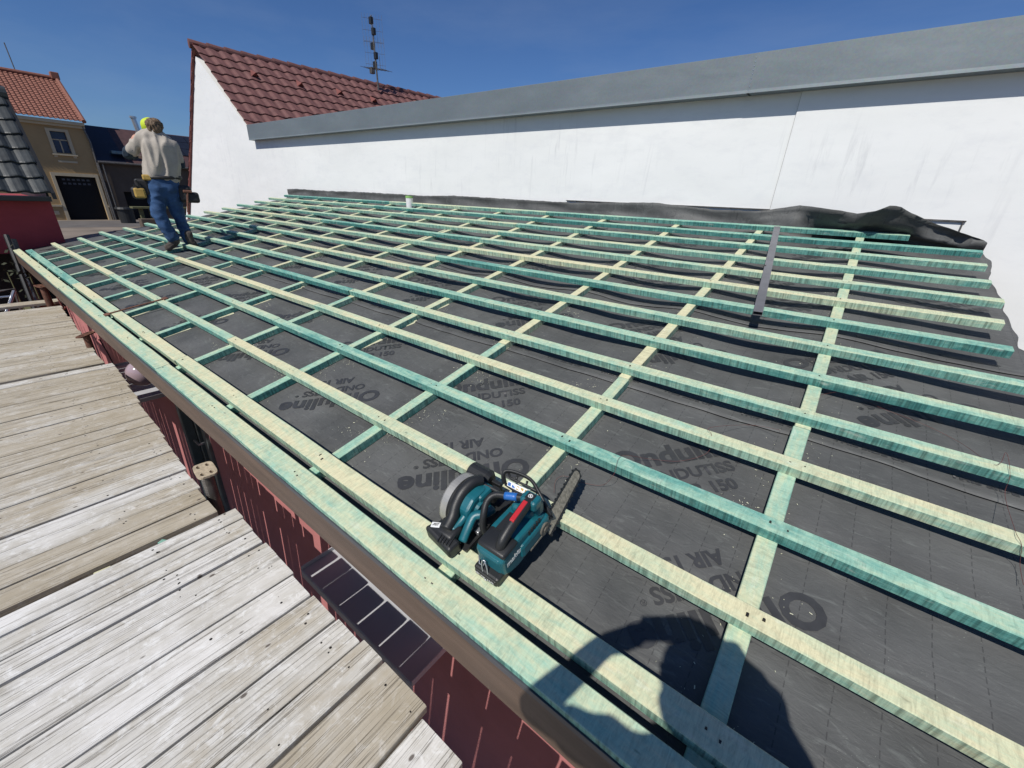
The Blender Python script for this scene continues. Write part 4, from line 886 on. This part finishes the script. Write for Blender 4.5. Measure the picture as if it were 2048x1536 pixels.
# ---- the photographer
PH = empty('person', Matrix.Translation((.25, -.45, -1.6)), 'photographer standing on the near deck, holding the phone up with both hands', 'person'); PHI = PH.matrix_world.inverted()
HD = Vector((.172, -.215, .14)); LS, RS = Vector((.13, -.27, -.12)), Vector((.44, -.30, -.05)); HP = Vector((.28, -.42, -.72))
LE, RE = Vector((-.178, -.353, -.13)), Vector((.29, -.06, -.02)); LH, RHd = Vector((-.092, -.088, -.082)), Vector((.135, .05, .005))
bc = [[(HP, .15), (HP+Vector((0, 0, .2)), .14), (Vector((.285, -.33, -.22)), .14)], [(LS, .07), (Vector((.28, -.30, -.08)), .09), (RS, .07)], [(Vector((.27, -.30, -.08)), .07), (Vector((.21, -.25, .06)), .06)],
      [(HD+Vector((0, 0, -.04)), .078), (HD+Vector((0, -.015, .035)), .088)], [(HD+Vector((0, .07, -.02)), .018), (HD+Vector((0, .098, -.035)), .014)], [(HD+Vector((-.085, -.01, -.01)), .018)], [(HD+Vector((.085, -.01, -.01)), .018)], [(HD+Vector((-.02, .07, -.085)), .016), (HD+Vector((.02, .07, -.085)), .016)],
      [(LS, .062), (LE, .045), (LH, .03)], [(RS, .062), (RE, .045), (RHd, .03)]]
for s_ in (-1, 1):
    bc.append([(HP+Vector((.09*s_, 0, -.05)), .10), (Vector((.26+.12*s_, -.47, -1.08)), .065), (Vector((.26+.13*s_, -.52, -1.53)), .045)])
GL, GR = -.045*r0+.022*-r2, .105*r0+.022*-r2
for hd, g_, o_ in ((LH, GL, -1), (RHd, GR, 1)):
    bc.append([(hd, .03), (hd.lerp(g_, .6)-r2*.01, .026)])
    for k in range(4):
        b0 = hd.lerp(g_, .5)+r1*(.02*(k-1.5))-r2*.012; tip = g_-o_*r0*.012+r1*(.017*(k-1.5)); mid = (b0+tip)/2-r2*.022; bc.append([(b0, .0095), (mid, .0088), (tip, .0076)])
    bc.append([(hd-r2*.015, .012), (hd.lerp(g_, .5)+r1*.03-r2*.02, .010), (g_-o_*r0*.02+r1*.03-r2*.004, .0085)])
skin_mesh('body', bc, .010, SKIN, PH, PHI)
skin_mesh('shirt', [[(HP+Vector((0, 0, -.02)), .165), (HP+Vector((0, 0, .2)), .16), (Vector((.285, -.33, -.22)), .165)], [(LS, .085), (Vector((.28, -.30, -.08)), .10), (RS, .085)], [(LS, .08), (LS.lerp(LE, .6), .07)], [(RS, .09), (RE, .075), (RE.lerp(RHd, .65), .055)], [(RS+Vector((-.02, 0, .02)), .09), (Vector((.26, -.27, -.0)), .085)]], .014, NAVY, PH, PHI, .008)
skin_mesh('trousers', [[(HP+Vector((.09*s_, 0, -.02)), .125), (Vector((.26+.12*s_, -.47, -1.08)), .085), (Vector((.26+.13*s_, -.52, -1.50)), .07)] for s_ in (-1, 1)], .014, DENIM, PH, PHI, .008)
for s_ in (-1, 1): skin_mesh('boot', [[(Vector((.26+.13*s_, -.54, -1.55)), .045), (Vector((.26+.14*s_, -.36, -1.565)), .035)]], .012, BOOT, PH, PHI)
skin_mesh('hair', [[(HD+Vector((0, -.03, .045)), .092), (HD+Vector((0, -.05, -.01)), .08)]], .010, HAIR, PH, PHI, .008, (40, 40, 20))
PM = Matrix((tuple(r0), tuple(-r1), tuple(-r2))).transposed().to_4x4()
m = MB(); m.box((-.045, -.052, .006), (.105, .022, .0145), .003); o = m.build('phone', BLACK); o.matrix_world = PM; tag(o, 'black phone held sideways in both hands of the photographer', 'phone')
m = MB(); m.box((-.018, -.018, .0045), (.018, .018, .0062), .0005); m.build('camera_bump', BLACK, o)
# ---------------------------------------------------------------- power saws
def rp(px, py, w): x, v = on_roof(px, py, w); return Vector((x, v, w))
def rtext(name, body, size, mat, parent, M, L=None, shear=0., off=0.):
    me = text_mesh(body, size, off, shear, ext=.0003)
    if L: fit(me, L)
    return link(name, me, mat, parent, M)
# chainsaw
CS = bpy.data.objects.new('chainsaw', None); COL.objects.link(CS); CO = Vector((-.60, .495, 0)); CS.matrix_world = ROOF @ Matrix.Translation(CO); CS.empty_display_size = .1
tag(CS, 'teal and black cordless chainsaw lying across the eave board, blade pointing up the slope', 'chainsaw')
L_ = lambda px, py, w: rp(px, py, w)-CO
m = MB(); m.ext([(0, .03), (-.004, .095), (.012, .112), (.09, .118), (.17, .112), (.225, .092), (.248, .06), (.25, .025), (.225, .004), (.07, .0), (.03, .012)], 0, -.052, .058, .010)
m.box((-.04, .16, .09), (.04, .24, .135), .014); m.box((-.046, -.006, .03), (.05, .03, .10), .012); m.box((.03, .08, .02), (.068, .24, .085), .014); H_ = m.build('housing', TEAL, CS, smooth=False)
m = MB(); m.box((-.047, -.03, -.0), (.052, .052, .038), .008); m.box((-.04, -.034, .006), (.045, -.02, .03), .004); BT = m.build('battery', BLACK, CS)
rtext('lettering', '40V max  4.0Ah', .014, WHITEP, BT, Matrix.Translation((.0, -.0345, .018)) @ Matrix.Rotation(math.radians(90), 4, 'X'), .075)
m = MB(); m.box((-.045, .0, .108), (.062, .075, .128), .012)
hp = [(.03, .028, .122), (.03, .04, .142), (.03, .075, .158), (.03, .12, .170), (.03, .165, .178), (.03, .195, .172)]
m.tube(curve([Vector(p) for p in hp], 5), .0165, 14, sx=1.1); m.build('top_handle', BLACK, CS, smooth=True)
m = MB(); m.ext([(.085, .173), (.09, .184), (.165, .198), (.17, .188)], 0, .022, .038, .002); m.build('trigger_lever', REDP, CS)
m = MB(); m.box((-.002, .168, .15), (.06, .215, .19), .010); m.box((.0, .19, .10), (.055, .23, .165), .012); PB = m.build('switch_block', TEAL, CS)
m = MB(); m.box((.014, .178, .189), (.044, .206, .1915), .003); m.build('switch_pad', BLACK, PB)
m = MB(); m.tube([(.029+.007*math.cos(a), .192+.007*math.sin(a), .1925) for a in [k*.45 for k in range(14)]], .0012, 5, True); m.cyl((.029, .192, .1915), (.029, .192, .193), .003, n=10); m.build('power_symbol', WHITEP, PB)
sh = [Vector((.01, .19, .172)), L_(1015, 992, .165), L_(990, 990, .16), L_(974, 1003, .145), L_(967, 1030, .115), L_(966, 1055, .075), L_(974, 1072, .045), Vector((-.04, .05, .03))]
sc = curve(sh, 6); m = MB(); m.tube(sc, .0115, 12); m.build('side_handle', BLACK, CS, smooth=True)
m = MB(); m.tube(sc[3:8], .0135, 12); m.build('handle_band', BLUEP, CS, smooth=True)
g = [L_(1009, 966, .10), L_(1007, 949, .13), L_(1016, 942, .14), L_(1040, 948, .14), L_(1063, 961, .135), L_(1078, 985, .12), L_(1090, 1008, .10), L_(1102, 1030, .07)]
m = MB(); m.tube(curve(g, 5), .0065, 8, sx=1.6)
lo = [L_(1011, 968, .10), L_(1030, 981, .10), L_(1052, 994, .10), L_(1075, 1010, .09)]
m.tube(curve(lo, 5), .0045, 8, sx=1.5); m.tube([g[2]+Vector((0, 0, -.006)), L_(1022, 957, .125), L_(1060, 975, .12), g[5]], .0045, 8); m.tube([L_(1035, 951, .135), L_(1032, 962, .122)], .004, 6); m.tube([L_(1055, 962, .13), L_(1052, 972, .12)], .004, 6)
t = bmesh.new(); ps = [g[1], g[2], g[3], g[4], g[5], g[6], g[7], lo[3], lo[2], lo[1], lo[0]]
GD = m.build('hand_guard', BLACK, CS, smooth=True)
q = [L_(1016, 961, .118), L_(1060, 981, .112), L_(1056, 993, .103), L_(1014, 971, .106)]
nq = (q[1]-q[0]).cross(q[3]-q[0]).normalized(); nq = -nq if nq.z < 0 else nq
LBp = slab(q, nq, .004, WHITEP, 'warning_label', GD, None)
for i in range(5):
    a_ = (i+.18)/5.2; b_ = a_+.13; u0 = q[0].lerp(q[1], a_), q[3].lerp(q[2], a_), q[0].lerp(q[1], b_), q[3].lerp(q[2], b_)
    qq = [u0[0].lerp(u0[1], .2), u0[2].lerp(u0[3], .2), u0[2].lerp(u0[3], .85), u0[0].lerp(u0[1], .85)]
    slab([x+nq*.001 for x in qq], nq, .0005, (BLUEP, BLUEP, OCHRE, OCHRE, OCHRE)[i], 'pictogram', LBp, None)
slab([L_(1078, 985, .12), L_(1092, 1004, .105), L_(1106, 1034, .055), L_(1095, 1042, .045), L_(1086, 1022, .08)], (0, -.4, .9), .006, BLACK, 'guard_arm', GD, None)
b0, b1 = L_(1092, 1060, .03), L_(1156, 944, .03); bd_ = (b1-b0); Lb = bd_.length; ang = math.atan2(-bd_.x, bd_.y)
BMx = Matrix.Translation(b0) @ Matrix.Rotation(ang, 4, 'Z') @ Matrix.Rotation(math.radians(-38), 4, 'Y')
def barprof(Lb, h, n=10): return [(0, -h), (Lb-h, -h*.82)]+[(Lb-h+h*math.cos(a), h*.82*math.sin(a)) for a in [(-math.pi/2+math.pi*k/n) for k in range(1, n)]]+[(Lb-h, h*.82), (0, h)]
m = MB(); m.ext(barprof(Lb, .021), 0, -.0022, .0022); GB_ = m.build('guide_bar', CHAINM, CS, BMx)
loop = [Vector((0, y, z)) for y, z in barprof(Lb+.004, .025, 12)]; lp = []
for a_, c_ in zip(loop, loop[1:]+loop[:1]):
    k_ = max(1, int((c_-a_).length/.0085)); lp += [a_.lerp(c_, i/k_) for i in range(k_)]
m = MB()
for i in range(len(lp)-1):
    a_, c_ = lp[i], lp[i+1]; d_ = (c_-a_).normalized(); M_ = Matrix.Translation((a_+c_)/2) @ d_.to_track_quat('Y', 'Z').to_matrix().to_4x4()
    m.box((-.0035+.001*(i % 2), -.0048, -.003), (.0035-.001*(i % 2), .0048, .003), .0008, M_)
    if i % 3 == 0:
        o2 = Vector((0, -d_.z, d_.y)); mid = (a_+c_)/2; o2 = o2 if o2.dot(mid-Vector((0, Lb/2, 0))) > 0 else -o2
        M2 = Matrix.Translation(mid+o2*.004) @ d_.to_track_quat('Y', 'Z').to_matrix().to_4x4(); m.box((-.003, -.003, -.003), (.003, .0035, .003), 0, M2)
m.build('saw_chain', BLACK, GB_)
m = MB(); m.cyl((.066, .20, .05), (.074, .20, .05), .024, n=20); m.cyl((.074, .20, .05), (.078, .20, .05), .011, n=6); m.box((.064, .12, .02), (.070, .245, .03), .003); m.build('sprocket_cover', simple('dusty_cover', (.12, .11, .09), .8, 0, .5, 60), CS)
XM = Matrix(((0, 0, 1, 0), (1, 0, 0, 0), (0, 1, 0, 0), (0, 0, 0, 1)))
rtext('lettering', 'makita', .03, WHITEP, H_, Matrix.Translation((.0592, .052, .070)) @ XM, .075, .25, .0006)
m = MB(); cb_ = [(-.01, -.014, .075), (.004, -.02, .055), (.012, -.03, .02), (.004, -.034, .008), (-.006, -.03, .02), (-.016, -.02, .06)]; m.tube(curve(cb_, 5, True), .0022, 7, True); m.tube([(-.045, -.0, .06), (-.03, -.018, .045), (-.012, -.018, .05), (-.002, -.015, .078)], .002, 6); m.build('carabiner', ALU, CS, smooth=True)
m = MB()
for k in range(5): m.box((.0555, .13+.014*k, .085), (.0605, .137+.014*k, .105), .001)
m.box((-.03, .03, .1175), (.02, .15, .121), .002); m.build('vent', BLACK, H_)
# circular saw
CI = bpy.data.objects.new('circular_saw', None); COL.objects.link(CI); CQ = Vector((-.80, .50, 0)); CI.matrix_world = ROOF @ Matrix.Translation(CQ)
tag(CI, 'teal and black cordless circular saw with grey blade guard, lying left of the chainsaw', 'circular saw')
Q_ = lambda px, py, w: rp(px, py, w)-CQ
# battery
bq = [Q_(848, 1052, .062), Q_(872, 1040, .062), Q_(921, 1082, .05), Q_(897, 1104, .05)]
bt = bmesh.new(); top_ = [bt.verts.new(p) for p in bq]; bot_ = [bt.verts.new(Vector((p.x, p.y, .002))) for p in bq]
bt.faces.new(top_); bt.faces.new(bot_[::-1])
for j in range(4): bt.faces.new((top_[j], bot_[j], bot_[(j+1) % 4], top_[(j+1) % 4]))
bmesh.ops.recalc_face_normals(bt, faces=bt.faces); bmesh.ops.bevel(bt, geom=bt.edges[:], offset=.011, segments=3, affect='EDGES', profile=.5)
m = MB(); m.add(bt)
u_ = (bq[2]-bq[0]).normalized(); c_ = (bq[0]+bq[1]+bq[2]+bq[3])/4
for k in range(5): m.box((-.002, -.03, .0), (.002, .03, .006), .001, Matrix.Translation(c_+u_*(.0+.011*k)+Vector((0, 0, -.002))) @ Matrix.Rotation(math.atan2(u_.y, u_.x), 4, 'Z'))
BB = m.build('battery', BLACK, CI)
lc = bq[0].lerp(bq[1], .62).lerp(bq[2], .16)+Vector((0, 0, .0025)); la = math.atan2((bq[1]-bq[0]).y, (bq[1]-bq[0]).x)
lu = Matrix.Translation(lc) @ Matrix.Rotation(.45, 4, 'Z')
m = MB(); m.box((-.016, -.010, -.003), (.016, .010, .001), .001); LT = m.build('label', WHITEP, BB, lu)
rtext('lettering', 'XGT', .013, INK, LT, Matrix.Translation((0, 0, .0018)), .024, .35, .0004)
m = MB(); m.tube(curve([Q_(893, 1058, .06), Q_(905, 1035, .075), Q_(912, 1010, .10), Q_(925, 985, .125), Q_(945, 965, .135), Q_(963, 960, .125)], 6), [.021]*31, 14); m.box(Q_(885, 1060, .05)-Vector((.03, .02, .03)), Q_(895, 1055, .05)+Vector((.05, .03, .012)), .012); m.build('rear_handle', BLACK, CI, smooth=True)
# blade guard: a thick arc round the blade
gc = Vector((-.055, .135, .045)); rg = .098
def arc(x0, x1, ri, ro, a0, a1, n=28):
    t = bmesh.new(); R_ = []
    for k in range(n+1):
        a = a0+(a1-a0)*k/n; c, s_ = math.cos(a), math.sin(a); R_.append([t.verts.new((x, gc.y+r*c, gc.z+r*s_)) for x, r in ((x0, ri), (x1, ri), (x1, ro), (x0, ro))])
    for A, B in zip(R_, R_[1:]):
        for j in range(4): t.faces.new((A[j], A[(j+1) % 4], B[(j+1) % 4], B[j]))
    t.faces.new(R_[0]); t.faces.new(R_[-1][::-1]); bmesh.ops.recalc_face_normals(t, faces=t.faces); return t
m = MB(); m.add(arc(-.072, -.040, .086, rg, math.radians(12), math.radians(200))); m.add(arc(-.072, -.068, .02, rg, math.radians(12), math.radians(200))); m.build('blade_guard', GUARD, CI)
m = MB(); m.add(arc(-.039, -.024, .03, .093, math.radians(15), math.radians(190))); m.build('inner_guard', BLACK, CI)
m = MB(); m.cyl((-.058, gc.y, gc.z), (-.056, gc.y, gc.z), .082, n=40); m.build('saw_blade', ALU, CI)
mc = Q_(963, 951, .085)
m = MB(); m.cyl(mc+Vector((-.045, -.0, 0)), mc+Vector((.035, .0, 0)), .036, n=24); m.cyl(mc+Vector((.035, 0, 0)), mc+Vector((.05, 0, 0)), .036, .024, 24); m.cyl(mc+Vector((-.045, 0, 0)), mc+Vector((-.052, 0, 0)), .036, .028, 24); m.build('motor', BLACK, CI, smooth=False)
m = MB(); m.tube([Q_(938, 952, .11), Q_(960, 966, .115), Q_(985, 978, .11), Q_(998, 985, .10)], .0065, 8); m.box(Q_(985, 990, .07)-Vector((.02, .02, .02)), Q_(985, 990, .07)+Vector((.02, .03, .02)), .006); m.box(Q_(995, 975, .06)-Vector((.02, .008, .03)), Q_(995, 975, .06)+Vector((.02, .008, .03)), .003); m.build('lever', BLACK, CI)
m = MB(); m.ext([(.06, .03), (.07, .10), (.11, .125), (.17, .125), (.215, .10), (.22, .05), (.18, .02)], 0, -.022, .042, .012); m.cyl((-.02, .13, .06), (.055, .13, .06), .045, .036, 20); m.box((.0, .13, .08), (.052, .2, .118), .012); m.build('motor_housing', TEAL, CI)
m = MB(); m.tube(curve([Q_(925, 1082, .03), Q_(936, 1055, .06), Q_(948, 1032, .082), Q_(968, 1028, .082), Q_(985, 1018, .07)], 5), .0125, 12, sx=1.3); m.tube(curve([Q_(905, 1062, .05), Q_(925, 1040, .06), Q_(945, 1010, .09)], 4), .014, 10); m.build('body_strut', TEAL, CI, smooth=True)
m = MB(); m.box((.045, .0, -.0), (.085, .26, .004), .001); m.box((-.085, .02, -.0), (-.062, .26, .004), .001); m.box((-.062, .19, .0), (.045, .26, .004), .001); m.box((.082, .0, .0), (.086, .26, .014), .001); m.build('base_plate', BLACK, CI)
m = MB(); m.cyl(Q_(958, 1045, .04), Q_(966, 1050, .04), .008, n=12); m.box(Q_(956, 1062, .02)-Vector((.01, .01, .01)), Q_(956, 1062, .02)+Vector((.01, .015, .008)), .003); m.build('fitting', ALU, CI)
m = MB(); m.cyl(Q_(937, 985, .11), Q_(937, 985, .115), .004, n=10); m.cyl(Q_(951, 978, .11), Q_(951, 978, .115), .004, n=10); m.build('screw', ALU, CI)
# drop unused materials
for m_ in list(bpy.data.materials):
    if m_.users == 0: bpy.data.materials.remove(m_)
